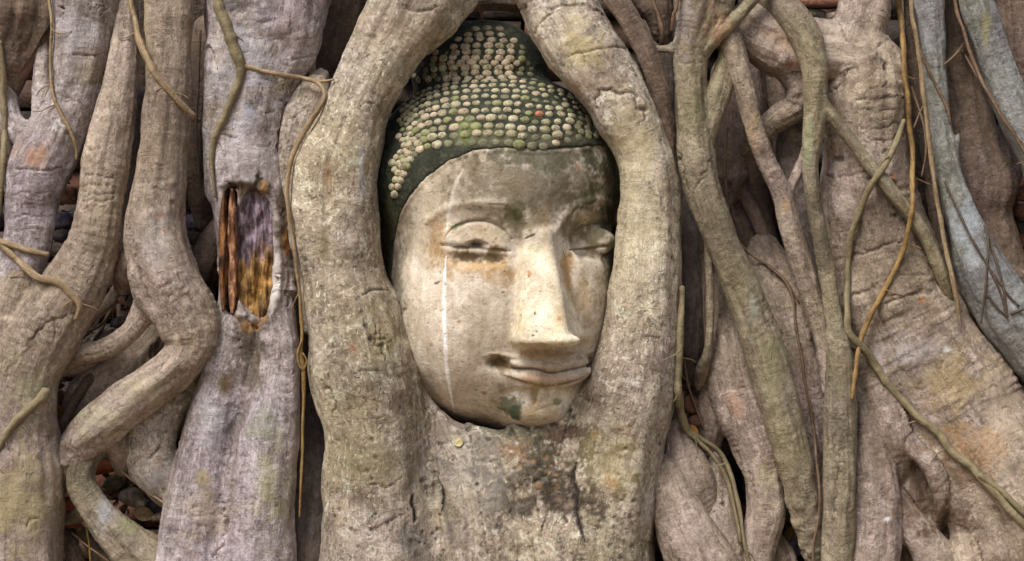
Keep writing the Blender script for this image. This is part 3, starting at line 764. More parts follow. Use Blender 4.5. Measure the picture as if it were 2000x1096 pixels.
def mk_r5(m):
    for y, x0, x1, a in ((178, 1665, 1760, .6), (192, 1672, 1762, .7), (208, 1668, 1762, .7), (222, 1662, 1764, .6), (238, 1664, 1764, .7), (252, 1668, 1764, .6), (268, 1672, 1766, .6), (284, 1676, 1766, .5), (302, 1690, 1766, .5)):
        y += random.uniform(-5, 5); x0 += random.uniform(-8, 34); x1 -= random.uniform(-4, 30)
        m.line([(x0, y), ((x0 * 2 + x1) / 3, y + random.uniform(0, 8)), ((x0 + x1 * 2) / 3, y + random.uniform(-6, 3)), (x1, y - random.uniform(2, 10))], random.uniform(2.4, 4.6), random.uniform(2.5, 5), srgb(92, 78, 66), a, 4)
    m.line([(1612, 182), (1640, 165), (1655, 140), (1672, 132)], 5, 7, DK, .6, 3)
    m.line([(1725, 120), (1732, 140)], 6, 8, DK, .8, 2)
    m.line([(1600, 335), (1630, 345), (1670, 340), (1705, 330)], 4, 5, BRN, .6, 3)
    m.line([(1635, 505), (1690, 495), (1730, 478), (1770, 468)], 5, 6, BRN, .6, 4)
    m.line([(1640, 580), (1690, 570), (1720, 555)], 5, 6, BRN, .5, 4)
    m.line([(1720, 595), (1770, 578), (1825, 572)], 4, 4, BRN, .6, 3)
    m.line([(1740, 540), (1790, 535), (1830, 540)], 3.5, 3, BRN, .5, 3)
    m.line([(1738, 345), (1745, 372), (1760, 405), (1776, 438)], 9, 7, srgb(84, 60, 48), .7, 8)
    m.blob(1745, 345, 8, 12, srgb(170, 112, 80), .7, .6)
    m.blob(1636, 310, 14, 10, srgb(70, 60, 50), .7, .5, push=-6)
    m.blob(1650, 85, 60, 45, srgb(194, 180, 160), .5, .8)
    m.blob(1548, 70, 50, 40, srgb(178, 148, 118), .5, .9)
    m.blob(1548, 125, 16, 12, srgb(140, 84, 54), .6, .8)
    m.blob(1815, 640, 20, 60, srgb(110, 88, 60), .55, .9)
    m.blob(1850, 760, 70, 90, srgb(160, 138, 84), .45, 1.0)
    m.blob(1900, 880, 70, 50, srgb(176, 132, 84), .45, 1.0)
    m.blob(1780, 680, 70, 50, srgb(186, 180, 182), .45, 1.0)
    m.blob(1960, 780, 40, 90, srgb(186, 166, 140), .5, .9)
    m.blob(1870, 930, 40, 40, srgb(96, 74, 54), .55, 1.0)
    m.blob(1790, 965, 60, 75, srgb(104, 84, 68), .9, .9)
    m.blob(1850, 1010, 50, 50, srgb(84, 66, 50), .9, 1.1)
    m.blob(1730, 870, 40, 60, srgb(110, 92, 70), .5, 1.2)
    m.blob(1800, 585, 10, 8, ORG, .6, .6)
    m.blob(1848, 682, 8, 6, srgb(230, 230, 226), .9, .5)
    m.blob(1732, 1014, 9, 7, srgb(236, 236, 238), .9, .4)
    for i in range(60):
        x = random.uniform(1620, 1990); y = random.uniform(340, 1080)
        m.line([(x, y), (x + random.uniform(8, 30), y + random.uniform(-8, 4))], random.uniform(2, 4), 3, BRN, .45, 5)
root('fig_root', 'huge wrinkled trunk like root bent at the top, flaring to the lower right corner', 'tan', [
    ('stem', .72, [(1462, 52, 88, 44), (1512, 78, 84, 64), (1575, 96, 88, 62), (1640, 106, 94, 62), (1690, 130, 92, 70), (1692, 200, 92, 74), (1690, 290, 94, 78), (1698, 380, 98, 92), (1718, 480, 100, 104), (1745, 580, 100, 116), (1792, 680, 98, 128), (1862, 790, 92, 134), (1930, 900, 84, 132), (1985, 1010, 78, 134), (2020, 1120, 74, 150), (2040, 1250, 74, 160)]),
    ('branch', .85, [(1672, 80, 92, 52), (1690, 20, 100, 52), (1686, -60, 112, 56), (1680, -190, 120, 60)]),
    ('branch', .9, [(1548, 130, 90, 38), (1564, 166, 88, 32), (1556, 205, 92, 28), (1524, 228, 98, 26), (1492, 256, 112, 22), (1460, 290, 140, 20)]),
    ('branch', .85, [(1660, 640, 112, 34), (1672, 720, 96, 32), (1684, 800, 80, 33), (1700, 880, 66, 40), (1712, 960, 58, 46), (1708, 1040, 56, 54), (1696, 1120, 56, 60), (1690, 1250, 58, 66)]),
    ('branch', .85, [(1700, 690, 92, 44), (1728, 780, 72, 40), (1748, 850, 62, 36), (1757, 910, 70, 24), (1762, 950, 90, 14)]),
    ('branch', .85, [(1758, 850, 56, 22), (1790, 882, 42, 18), (1816, 905, 36, 19), (1832, 940, 38, 19), (1838, 980, 48, 14), (1830, 1030, 70, 9)]),
    ('branch', .85, [(1735, 960, 76, 24), (1762, 1000, 62, 27), (1790, 1040, 56, 32), (1822, 1085, 54, 40), (1840, 1160, 54, 50), (1850, 1250, 60, 52)]),
    ('branch', .85, [(1874, 1020, 66, 22), (1894, 1060, 52, 36), (1905, 1130, 48, 46), (1905, 1250, 48, 52)]),
    ('branch', .6, [(1790, 860, 112, 74), (1795, 930, 98, 78), (1806, 980, 96, 78), (1820, 1040, 108, 80), (1830, 1250, 110, 90)]),
], k=13, vox=3.2, marks=mk_r5, wr=1.2)
root('fig_root', 'blue grey root on the far right, thin above and spreading to a smooth wide foot', 'blue', [
    ('stem', .9, [(1812, -190, 86, 32), (1813, -30, 84, 31), (1822, 90, 82, 24), (1829, 190, 80, 22), (1842, 285, 76, 22), (1862, 370, 72, 26), (1886, 450, 68, 36), (1915, 525, 66, 48), (1950, 590, 66, 54), (2000, 655, 70, 58), (2060, 730, 74, 60), (2120, 830, 74, 60)]),
    ('branch', .9, [(1862, 300, 74, 9), (1868, 278, 70, 6), (1872, 264, 68, 3)]),
    ('branch', .9, [(1945, 560, 74, 30), (1975, 620, 84, 40), (1995, 690, 100, 40), (2010, 760, 110, 40)]),
], k=14, wr=.5, marks=lambda m: (m.line([(1808, 128), (1828, 134), (1845, 130)], 3, 3, BRN, .5, 2), m.blob(1890, 450, 30, 60, srgb(170, 180, 188), .5, .9)))
root('fig_root', 'dull brown ringed root behind the blue grey root, swelling to a knee at mid height', 'brown', [
    ('stem', .85, [(1866, -190, 150, 44), (1868, -20, 146, 40), (1874, 90, 140, 40), (1888, 190, 134, 42), (1905, 280, 126, 52), (1920, 350, 122, 62), (1925, 410, 122, 54), (1945, 470, 124, 46), (1972, 530, 124, 44), (2010, 590, 124, 50), (2060, 700, 124, 50)]),
    ('branch', .85, [(1940, 340, 122, 44), (1975, 310, 134, 40), (2000, 250, 150, 40)]),
], k=24, wr=1.6)
root('fig_root', 'smooth blue grey root crossing the upper right corner of the photo', 'blue', [
    ('stem', .9, [(1880, -190, 84, 34), (1900, -30, 76, 33), (1922, 50, 70, 34), (1944, 120, 66, 34), (1966, 180, 64, 36), (1998, 240, 62, 42), (2040, 310, 62, 48), (2100, 420, 64, 50)]),
], k=10, wr=.4, marks=lambda m: m.blob(1925, 60, 10, 40, srgb(140, 134, 84), .6, .8))
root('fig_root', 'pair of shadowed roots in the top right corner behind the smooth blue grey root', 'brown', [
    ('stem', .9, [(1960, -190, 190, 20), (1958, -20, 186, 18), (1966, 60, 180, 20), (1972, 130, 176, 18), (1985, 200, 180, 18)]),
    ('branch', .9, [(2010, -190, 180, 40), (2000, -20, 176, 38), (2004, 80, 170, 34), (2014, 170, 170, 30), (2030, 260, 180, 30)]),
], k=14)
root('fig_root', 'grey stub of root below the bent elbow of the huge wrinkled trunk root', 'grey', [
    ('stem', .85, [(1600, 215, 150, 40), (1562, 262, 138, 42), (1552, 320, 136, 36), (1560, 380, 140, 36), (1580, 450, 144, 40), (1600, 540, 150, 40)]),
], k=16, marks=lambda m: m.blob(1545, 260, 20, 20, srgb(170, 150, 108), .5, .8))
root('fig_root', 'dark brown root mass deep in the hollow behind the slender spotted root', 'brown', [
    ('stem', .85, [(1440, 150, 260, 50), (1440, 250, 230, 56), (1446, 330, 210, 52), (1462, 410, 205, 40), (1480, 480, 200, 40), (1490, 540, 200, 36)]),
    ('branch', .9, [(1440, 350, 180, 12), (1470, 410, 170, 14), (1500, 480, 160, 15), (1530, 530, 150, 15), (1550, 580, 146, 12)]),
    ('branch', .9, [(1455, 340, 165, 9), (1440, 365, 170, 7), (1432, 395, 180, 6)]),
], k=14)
root('fig_root', 'wide tan back root between the long olive root and the straight greenish root', 'tan', [
    ('stem', .8, [(1490, 490, 160, 34), (1510, 560, 140, 52), (1540, 640, 128, 60), (1566, 730, 122, 54), (1584, 830, 122, 44), (1600, 930, 126, 34), (1606, 1040, 132, 26), (1610, 1250, 136, 26)]),
], k=12, marks=lambda m: (m.blob(1560, 760, 30, 60, srgb(150, 116, 110), .35, .9), m.line([(1515, 640), (1530, 665), (1528, 690)], 4, 4, BRN, .6, 4)))
root('fig_root', 'forked brown grey root below the diagonal olive root, ending in a smooth knuckle', 'tan', [
    ('stem', .88, [(1376, 400, 150, 22), (1390, 500, 130, 28), (1408, 600, 112, 34), (1424, 690, 98, 48), (1444, 770, 88, 56), (1468, 850, 80, 50), (1490, 925, 76, 40), (1494, 1000, 76, 37), (1478, 1080, 78, 36), (1470, 1250, 80, 38)]),
    ('branch', .88, [(1408, 740, 104, 34), (1392, 800, 104, 34), (1386, 850, 108, 28), (1384, 900, 120, 20)]),
    ('branch', .88, [(1512, 1060, 104, 22), (1530, 1110, 100, 30), (1536, 1250, 100, 34)]),
], k=20, marks=lambda m: (m.blob(1435, 790, 20, 30, srgb(168, 122, 90), .4, .9), m.line([(1430, 760), (1450, 750), (1462, 760)], 4, 4, BRN, .5, 4), m.blob(1500, 930, 20, 30, srgb(186, 176, 140), .5, .9)))
root('fig_root', 'dim vertical root close against the right edge of the pale root', 'grey', [
    ('stem', .9, [(1352, 400, 170, 26), (1350, 500, 140, 30), (1352, 600, 130, 28), (1352, 680, 132, 24), (1350, 740, 140, 18)]),
], k=10)
root('aerial_root', 'thin grey green aerial root hanging straight in the slit right of the pale root', 'olive', [
    ('stem', 1, [(1380, 440, 70, 6), (1385, 510, 66, 8), (1387, 600, 64, 8), (1384, 680, 66, 9), (1372, 722, 78, 13), (1366, 750, 100, 12)]),
], k=6, vox=2.4)
root('fig_root', 'flat pointed root flap beside the pale root at its lower right', 'tan', [
    ('stem', .6, [(1318, 830, 80, 12), (1332, 880, 72, 32), (1352, 940, 70, 46), (1374, 990, 72, 30), (1384, 1020, 80, 18)]),
], k=10)
root('fig_root', 'pitted tan root lobe near the bottom edge under the loop of twin vines', 'tan', [
    ('stem', .7, [(1400, 900, 96, 18), (1398, 950, 84, 30), (1404, 1020, 76, 42), (1412, 1110, 74, 50), (1415, 1250, 74, 54)]),
], k=10, marks=lambda m: [m.blob(x, y, 6, 5, DK, .7, .5, push=-4) for x, y in ((1372, 990), (1385, 978), (1395, 1000), (1412, 985), (1376, 1022))])
root('fig_root', 'smooth sloping root foot at the lower right corner of the pale root under the head', 'tan', [
    ('stem', .7, [(1268, 880, 70, 14), (1296, 930, 56, 34), (1326, 1000, 46, 50), (1360, 1070, 40, 62), (1400, 1150, 38, 66), (1430, 1250, 38, 72)]),
], k=10, wr=.4)
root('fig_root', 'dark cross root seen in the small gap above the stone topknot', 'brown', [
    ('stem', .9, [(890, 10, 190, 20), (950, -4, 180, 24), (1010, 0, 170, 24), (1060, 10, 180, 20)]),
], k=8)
root('fig_root', 'crumpled brown root at the top edge left of the knotted olive root', 'brown', [
    ('stem', .9, [(1250, -190, 110, 30), (1262, -20, 100, 30), (1280, 30, 96, 22), (1290, 70, 100, 14)]),
    ('branch', .9, [(1290, -190, 100, 22), (1296, -20, 92, 20), (1302, 40, 90, 12), (1306, 90, 100, 8)]),
], k=10)
root('fig_root', 'thin brown root behind the pale vines left of the blue grey root', 'brown', [
    ('stem', .9, [(1776, -190, 150, 12), (1776, -20, 146, 12), (1790, 150, 146, 14), (1806, 280, 140, 14), (1826, 400, 134, 14), (1850, 520, 130, 18), (1890, 620, 120, 30), (1930, 680, 110, 30)]),
], k=8)
# back fill: roots in deep shade that close the gaps
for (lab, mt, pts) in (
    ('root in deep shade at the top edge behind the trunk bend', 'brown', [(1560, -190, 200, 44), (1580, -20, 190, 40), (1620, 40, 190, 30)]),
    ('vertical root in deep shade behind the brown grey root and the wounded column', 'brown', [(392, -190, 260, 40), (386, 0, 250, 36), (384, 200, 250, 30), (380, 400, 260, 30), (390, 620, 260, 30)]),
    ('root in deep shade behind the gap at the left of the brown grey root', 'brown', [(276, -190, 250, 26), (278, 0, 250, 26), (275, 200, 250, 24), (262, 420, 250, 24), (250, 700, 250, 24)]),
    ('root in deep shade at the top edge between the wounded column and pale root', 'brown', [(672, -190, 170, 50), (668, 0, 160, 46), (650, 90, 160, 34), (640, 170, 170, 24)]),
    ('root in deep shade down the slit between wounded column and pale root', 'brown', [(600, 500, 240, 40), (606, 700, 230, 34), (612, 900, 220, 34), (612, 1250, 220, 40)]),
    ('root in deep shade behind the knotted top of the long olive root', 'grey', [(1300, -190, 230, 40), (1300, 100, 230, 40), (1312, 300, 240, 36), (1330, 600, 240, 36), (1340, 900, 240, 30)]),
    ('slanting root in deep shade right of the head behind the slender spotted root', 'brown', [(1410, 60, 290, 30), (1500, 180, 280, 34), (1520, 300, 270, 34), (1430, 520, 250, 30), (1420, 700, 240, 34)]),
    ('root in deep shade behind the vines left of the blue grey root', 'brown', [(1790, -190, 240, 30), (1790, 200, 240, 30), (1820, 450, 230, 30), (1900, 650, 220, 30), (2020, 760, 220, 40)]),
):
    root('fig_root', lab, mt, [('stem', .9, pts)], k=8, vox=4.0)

for (lab, mt, pts) in (
    ('thin root bridging the hollow below the bluish stone at left', 'tan', [(80, 690, 96, 14), (120, 660, 96, 11), (165, 632, 104, 10), (205, 600, 112, 10), (232, 560, 120, 12), (250, 520, 120, 12)]),
    ('thin root dropping from the low humped root into the rubble gap at left', 'brown', [(176, 742, 92, 12), (150, 776, 88, 10), (130, 812, 86, 9), (118, 850, 90, 9), (112, 900, 96, 9)]),
    ('slim root curving under the hooked root into the bottom left hollow', 'tan', [(250, 770, 96, 12), (256, 820, 90, 11), (248, 870, 92, 10), (262, 920, 100, 9), (300, 962, 104, 9), (345, 1000, 100, 10)]),
    ('short mossy root crossing the bottom left corner of the bottom left hollow', 'olive', [(130, 1004, 88, 8), (160, 1012, 82, 10), (196, 1040, 78, 12), (230, 1078, 74, 16), (262, 1130, 74, 20)]),
):
    root('fig_root', lab, mt, [('stem', .9, pts)], k=8, vox=2.6)

# ------------------------------------------------------------------ the stone head
def stucco(name, rough=.8, pit=.6):
    b = NB(name); o = b.obj(); a = b.attr('stain')
    col = a.outputs['Color']
    big = b.noise(o, 16, 7, .72, .6)
    col = b.mix(1.0, col, b.mix(b.ramp(big, .36, .62), (.76, .74, .69), (1.07, 1.07, 1.07)), 'MULTIPLY')
    md = b.noise(o, 48, 6, .74, .8)
    col = b.mix(1.0, col, b.mix(b.ramp(md, .36, .62), (.84, .82, .78), (1.06, 1.06, 1.06)), 'MULTIPLY')
    st = b.noise(b.scale(o, (70, 70, 9)), 1.0, 5, .6, .3)
    col = b.mix(1.0, col, b.mix(b.ramp(st, .35, .65), (.92, .89, .84), (1.06, 1.06, 1.06)), 'MULTIPLY')
    sp = b.noise(o, 120, 5, .72, .5)
    col = b.mix(b.ramp(sp, .60, .72, 0, .6), col, srgb(112, 94, 66))
    fine = b.noise(o, 420, 4, .7)
    col = b.mix(1.0, col, b.mix(b.ramp(fine, .3, .7), (.84, .84, .84), (1.12, 1.12, 1.12)), 'MULTIPLY')
    pt = b.noise(o, 210, 3, .6)
    col = b.mix(b.ramp(pt, .64, .72, 0, .55), col, srgb(92, 78, 60))
    n = b.bump(b.math('MULTIPLY', b.ramp(pt, .6, .72), -1.0), .0016, .7)
    n = b.bump(md, .004, .6 * pit, n)
    n = b.bump(sp, .0022, .5 * pit, n)
    n = b.bump(fine, .001, .6 * pit, n)
    return b.done(col, n, rough)
ST = stucco('weathered_stucco'); HM = stucco('mossy_hair_stone', .9, 1.3)
HH = 2.2 * U
hx = np.arange(P(668, 0, 0)[0], P(1292, 0, 0)[0], HH); hy = np.arange(-190 * U, 250 * U, HH); hz = np.arange(P(0, 872, 0)[2], P(0, 10, 0)[2], HH)
GX = hx.astype(np.float32)[:, None, None]; GY = hy.astype(np.float32)[None, :, None]; GZ = hz.astype(np.float32)[None, None, :]
def ell(c, rr, sl=None):
    f = (DPX + c[2]) / DPX; p = P(*c); rx, rz, ry = [r * U * f for r in rr]
    X = (GX - p[0]) / rx; Y = (GY - p[1]) / ry; Z = (GZ - p[2]) / rz
    if sl is not None: X, Y, Z = X[sl[0]], Y[:, sl[1]], Z[:, :, sl[2]]
    q = np.sqrt(X * X + Y * Y + Z * Z)
    g = np.sqrt((X / rx) ** 2 + (Y / ry) ** 2 + (Z / rz) ** 2) / np.maximum(q, 1e-4)
    return ((q - 1) / np.maximum(g, 1e-3)).astype(np.float32)
def window(pts, m):
    q = np.array([P(*p[:3]) for p in pts]); lo = q.min(0) - m * U; hi = q.max(0) + m * U
    return tuple(slice(max(0, int((lo[i] - a[0]) / HH)), max(1, int((hi[i] - a[0]) / HH) + 2)) for i, a in enumerate((hx, hy, hz)))
HD = 18
HB = ell((968, 350, 190 + HD), (249, 204, 245))
HB = smin(HB, ell((976, 558, 174 + HD), (226, 280, 225)), 40 * U)
HB = smin(HB, ell((1045, 722, 96 + HD), (107, 110, 104)), 60 * U)     # muzzle and chin
HB = smin(HB, ell((885, 640, 130 + HD), (95, 150, 150)), 60 * U)      # full cheek
HB = smin(HB, ell((1120, 600, 110 + HD), (66, 120, 120)), 50 * U)
SKULL = HB.copy()
def surf(px, py, G=None, lo=-190, hi=245):
    G = HB if G is None else G
    prev = None
    for d in np.arange(lo, hi, 1.5):
        p = P(px, py, d)
        i, j, k = int((p[0] - hx[0]) / HH + .5), int((p[1] - hy[0]) / HH + .5), int((p[2] - hz[0]) / HH + .5)
        if not (0 <= i < len(hx) and 0 <= j < len(hy) and 0 <= k < len(hz)): continue
        v = G[i, j, k]
        if v < 0: return d if prev is None else d - 1.5 * (-v) / (prev - v + 1e-9)
        prev = v
    return None
def tube(pts, k, mode, lift=0.0, onsurf=True, n=6):
    """a tapered cord on (or, to carve, in) the face; pts = (px, py, r)"""
    q = catmull([(x, y, 0, r) for x, y, r in pts], 7)
    w_ = []
    for x, y, _, r in q:
        s_ = surf(x, y, SURF)
        if s_ is None: continue
        w_.append((x, y, s_ + lift, max(r, .8)))
    sl = window(w_, max(p[3] for p in w_) + k + 8)
    dc = np.full(HB[sl].shape, .1, np.float32)
    for a, b_ in zip(w_[:-1], w_[1:]):
        A = P(*a[:3]); B = P(*b_[:3])
        v, _ = seg_eval(GX[sl[0]], GY[:, sl[1]], GZ[:, :, sl[2]], A, B.copy(), a[3] * U, b_[3] * U, 1.0)
        dc = np.minimum(dc, v)
    HB[sl] = smin(HB[sl], dc, k * U) if mode == 'add' else smax(HB[sl], -dc, k * U)
def lump(c, rr, k, mode):
    sl = window([(c[0] - rr[0], c[1] - rr[1], c[2] - rr[2]), (c[0] + rr[0], c[1] + rr[1], c[2] + rr[2])], k + 6)
    e = ell(c, rr, sl)
    HB[sl] = smin(HB[sl], e, k * U) if mode == 'add' else smax(HB[sl], -e, k * U)
# eye sockets, brows
d0 = surf(935, 462); lump((932, 468, d0 - 12), (80, 36, 14), 28, 'cut')
d1 = surf(1150, 470); lump((1150, 472, d1 - 8), (46, 34, 20), 24, 'cut')
lump((1020, 500, surf(1020, 500) - 12), (26, 60, 20), 20, 'cut')
lump((1108, 500, surf(1108, 500) - 6), (18, 60, 20), 18, 'cut')
SURF = HB.copy()
tube([(836, 432, 2), (870, 408, 3), (910, 396, 3.5), (960, 396, 3.5), (1000, 405, 4), (1030, 428, 4), (1046, 452, 4)], 12, 'add', 4)
tube([(1085, 452, 3), (1100, 425, 5), (1130, 398, 6), (1165, 390, 6), (1200, 400, 4)], 8, 'add', 2)
# eyelids: swelling upper lid with a slit under it
d0 = surf(934, 466, SURF); lump((934, 471, d0 + 17), (73, 36, 24), 16, 'add')
d1 = surf(1160, 470, SURF); lump((1160, 472, d1 + 10), (44, 28, 22), 7, 'add')
lump((934, 506, surf(934, 506) + 1), (50, 9, 7), 14, 'cut')
SURF = HB.copy()
tube([(868, 466, 1.5), (880, 448, 3), (905, 436, 4), (932, 431, 4), (960, 434, 4), (985, 449, 4), (1000, 468, 2)], 3, 'cut', 0)
tube([(862, 479, 1.5), (885, 481, 4), (905, 483, 4), (930, 484, 5), (955, 487, 4), (980, 489, 3.5), (998, 490, 1.5)], 6, 'cut', 0)
tube([(912, 478, 4), (930, 477, 9), (949, 480, 6)], 3, 'cut', 1)
tube([(1112, 489, 1.5), (1135, 489, 3.5), (1160, 484, 4), (1185, 482, 4), (1204, 478, 2)], 3, 'cut', -1)
tube([(1122, 450, 1.5), (1145, 438, 3), (1172, 434, 3), (1198, 440, 2)], 3, 'cut', 0)
# repaired wedge nose: flat faces meeting in edges
def plane(a, b_, c, inside):
    a, b_, c, i = [P(*q) for q in (a, b_, c, inside)]
    n = np.cross(b_ - a, c - a); n /= np.linalg.norm(n)
    if (i - a) @ n > 0: n = -n
    return lambda sl: (GX[sl[0]] - a[0]) * n[0] + (GY[:, sl[1]] - a[1]) * n[1] + (GZ[:, :, sl[2]] - a[2]) * n[2]
sl = window([(970, 425, -170), (1175, 700, 110)], 6)
IN = (1072, 620, -40); s0 = surf(1000, 660) or 0; s1 = surf(1148, 650) or 40; st_ = surf(1050, 470)
A1, A2 = (1014, 478, surf(1014, 478) + 6), (996, 668, s0 + 4)
B1, B2 = (1028, 452, st_ - 6), (1016, 672, s0 - 66)
C1, C2 = (1078, 452, st_ - 5), (1112, 672, s0 - 92)
D1, D2 = (1100, 478, surf(1100, 478) + 8), (1152, 652, s1 + 2)
nd = plane(A1, A2, B2, IN)(sl).astype(np.float32)
for a, b_, c in ((B1, B2, C2), (C1, C2, D2), ((1016, 674, s0 - 66), (1112, 674, s0 - 92), (1070, 666, s0 + 20))):
    nd = smax(nd, plane(a, b_, c, IN)(sl).astype(np.float32), 13 * U)
nd = smax(nd, (GY[:, sl[1]] - 120 * U + 0 * nd).astype(np.float32), 2 * U)
nd = smax(nd, (GZ[:, :, sl[2]] - P(0, 446, 0)[2] + 0 * nd).astype(np.float32), 14 * U)
HB[sl] = smin(HB[sl], nd, 11 * U)
lump((1022, 660, s0 - 22), (22, 17, 30), 12, 'add')
lump((1100, 665, s0 - 74), (34, 12, 24), 10, 'add')
lump((1066, 682, s0 - 46), (20, 12, 34), 8, 'cut')
lump((1122, 678, s0 - 30), (16, 10, 26), 8, 'cut')
# mouth
SURF = HB.copy()
lump((1058, 722, surf(1058, 722) + 16), (96, 38, 24), 26, 'add')
SURF = HB.copy()
tube([(968, 709, 2), (1000, 711, 5), (1040, 711, 7), (1076, 716, 6), (1108, 711, 6), (1136, 706, 4), (1158, 702, 2)], 8, 'add', 0)
tube([(992, 731, 2), (1018, 737, 6), (1050, 740, 8.5), (1080, 740, 8.5), (1110, 737, 7), (1136, 731, 4.5), (1150, 726, 2)], 8, 'add', 0)
tube([(948, 693, 1.5), (975, 692, 3), (1010, 698, 3.5), (1045, 694, 4), (1072, 699, 3), (1100, 694, 3), (1140, 690, 2.5), (1160, 685, 1.5)], 5, 'add', 1)
SURF = HB.copy()
tube([(964, 713, 4), (985, 718, 4), (1015, 722, 3.5), (1045, 721, 3.5), (1078, 727, 3.5), (1108, 722, 3.5), (1140, 717, 4), (1164, 709, 4)], 3, 'cut', -1)
lump((973, 711, surf(973, 711) + 2), (20, 10, 12), 13, 'cut')
lump((1154, 706, surf(1154, 706) + 0), (12, 8, 12), 7, 'cut')
tube([(1000, 742, 1.5), (1030, 750, 2.5), (1070, 753, 3), (1110, 748, 3), (1145, 736, 2)], 3, 'cut', -1)
lump((1062, 768, surf(1062, 768) - 6), (60, 10, 12), 12, 'cut')
SURF = HB.copy()
lump((1056, 800, surf(1056, 795) + 30), (56, 30, 40), 24, 'add')
# chipped plaster edges on the chin
SURF = HB.copy()
tube([(990, 757, 1), (1002, 766, 2), (1018, 757, 1.5), (1030, 760, 1.5), (1037, 790, 2), (1046, 788, 2), (1052, 765, 2), (1070, 756, 1.5)], 2, 'cut', 0)
tube([(1043, 806, 1), (1062, 797, 2), (1090, 790, 2), (1110, 788, 1)], 2, 'cut', 0)
# hair: a raised cap above the hairline with the topknot
HAIRLINE = [(1290, 300), (1215, 284), (1150, 284), (1090, 289), (1040, 291), (985, 286), (925, 293), (875, 314), (830, 347), (800, 382), (780, 420), (770, 470), (764, 540), (772, 620), (800, 700)]
hair_poly = HAIRLINE + [(640, 720), (640, -40), (1340, -40), (1340, 300)]
mx, my = np.meshgrid(np.arange(640, 1340, 2.0), np.arange(-40, 900, 2.0), indexing='ij')
hd_, _ = line_dist(mx, my, HAIRLINE)
ins = np.zeros(mx.shape, bool); q = hair_poly
for i in range(len(q)):
    (x0, y0), (x1, y1) = q[i], q[(i + 1) % len(q)]
    c = ((y0 > my) != (y1 > my)) & (mx < (x1 - x0) * (my - y0) / ((y1 - y0) + 1e-9) + x0)
    ins ^= c
HSD = np.where(ins, -hd_, hd_)
def hair_sd(px, py):
    return HSD[np.clip(((px - 640) / 2).astype(int), 0, HSD.shape[0] - 1), np.clip(((py + 40) / 2).astype(int), 0, HSD.shape[1] - 1)]
SURF = HB.copy()
tube([(x + (4 if x < 900 else 0), y + (3 if x < 900 else 7), 3.2) for x, y in HAIRLINE[2:-2]], 5, 'add', 2)
f = (DPX + GY / U) / DPX
pxg = (GX / (f * U) + 1000); pyg = 548 - (GZ - ZC) / (f * U)
TK = ell((938, 152, 210 + HD), (130, 112, 126))
hair = smin(SKULL, TK, 20 * U) - 4 * U
reg = hair_sd(np.broadcast_to(pxg, hair.shape), np.broadcast_to(pyg, hair.shape)).astype(np.float32) * U
hair = smax(hair, reg, 5 * U)
hair = smax(hair, (GZ * 0 + GY * 0 + GX * 0 + (P(0, 640, 0)[2] - GZ)).astype(np.float32), 3 * U)
HAIRG = hair.copy()
HB = smin(HB, TK + 5 * U, 6 * U)
FV, FF = surface_nets(HB.copy(), (hx[0], hy[0], hz[0]), HH)
HV, HF = surface_nets(hair, (hx[0], hy[0], hz[0]), HH)
head = link('stone_statue', None, None, P(985, 838, 150)); head.empty_display_size = .1
tag(head, 'weathered stone head with downcast eyes and a knobbed topknot, held in the roots', 'statue', None)
hb = np.array(head.location)
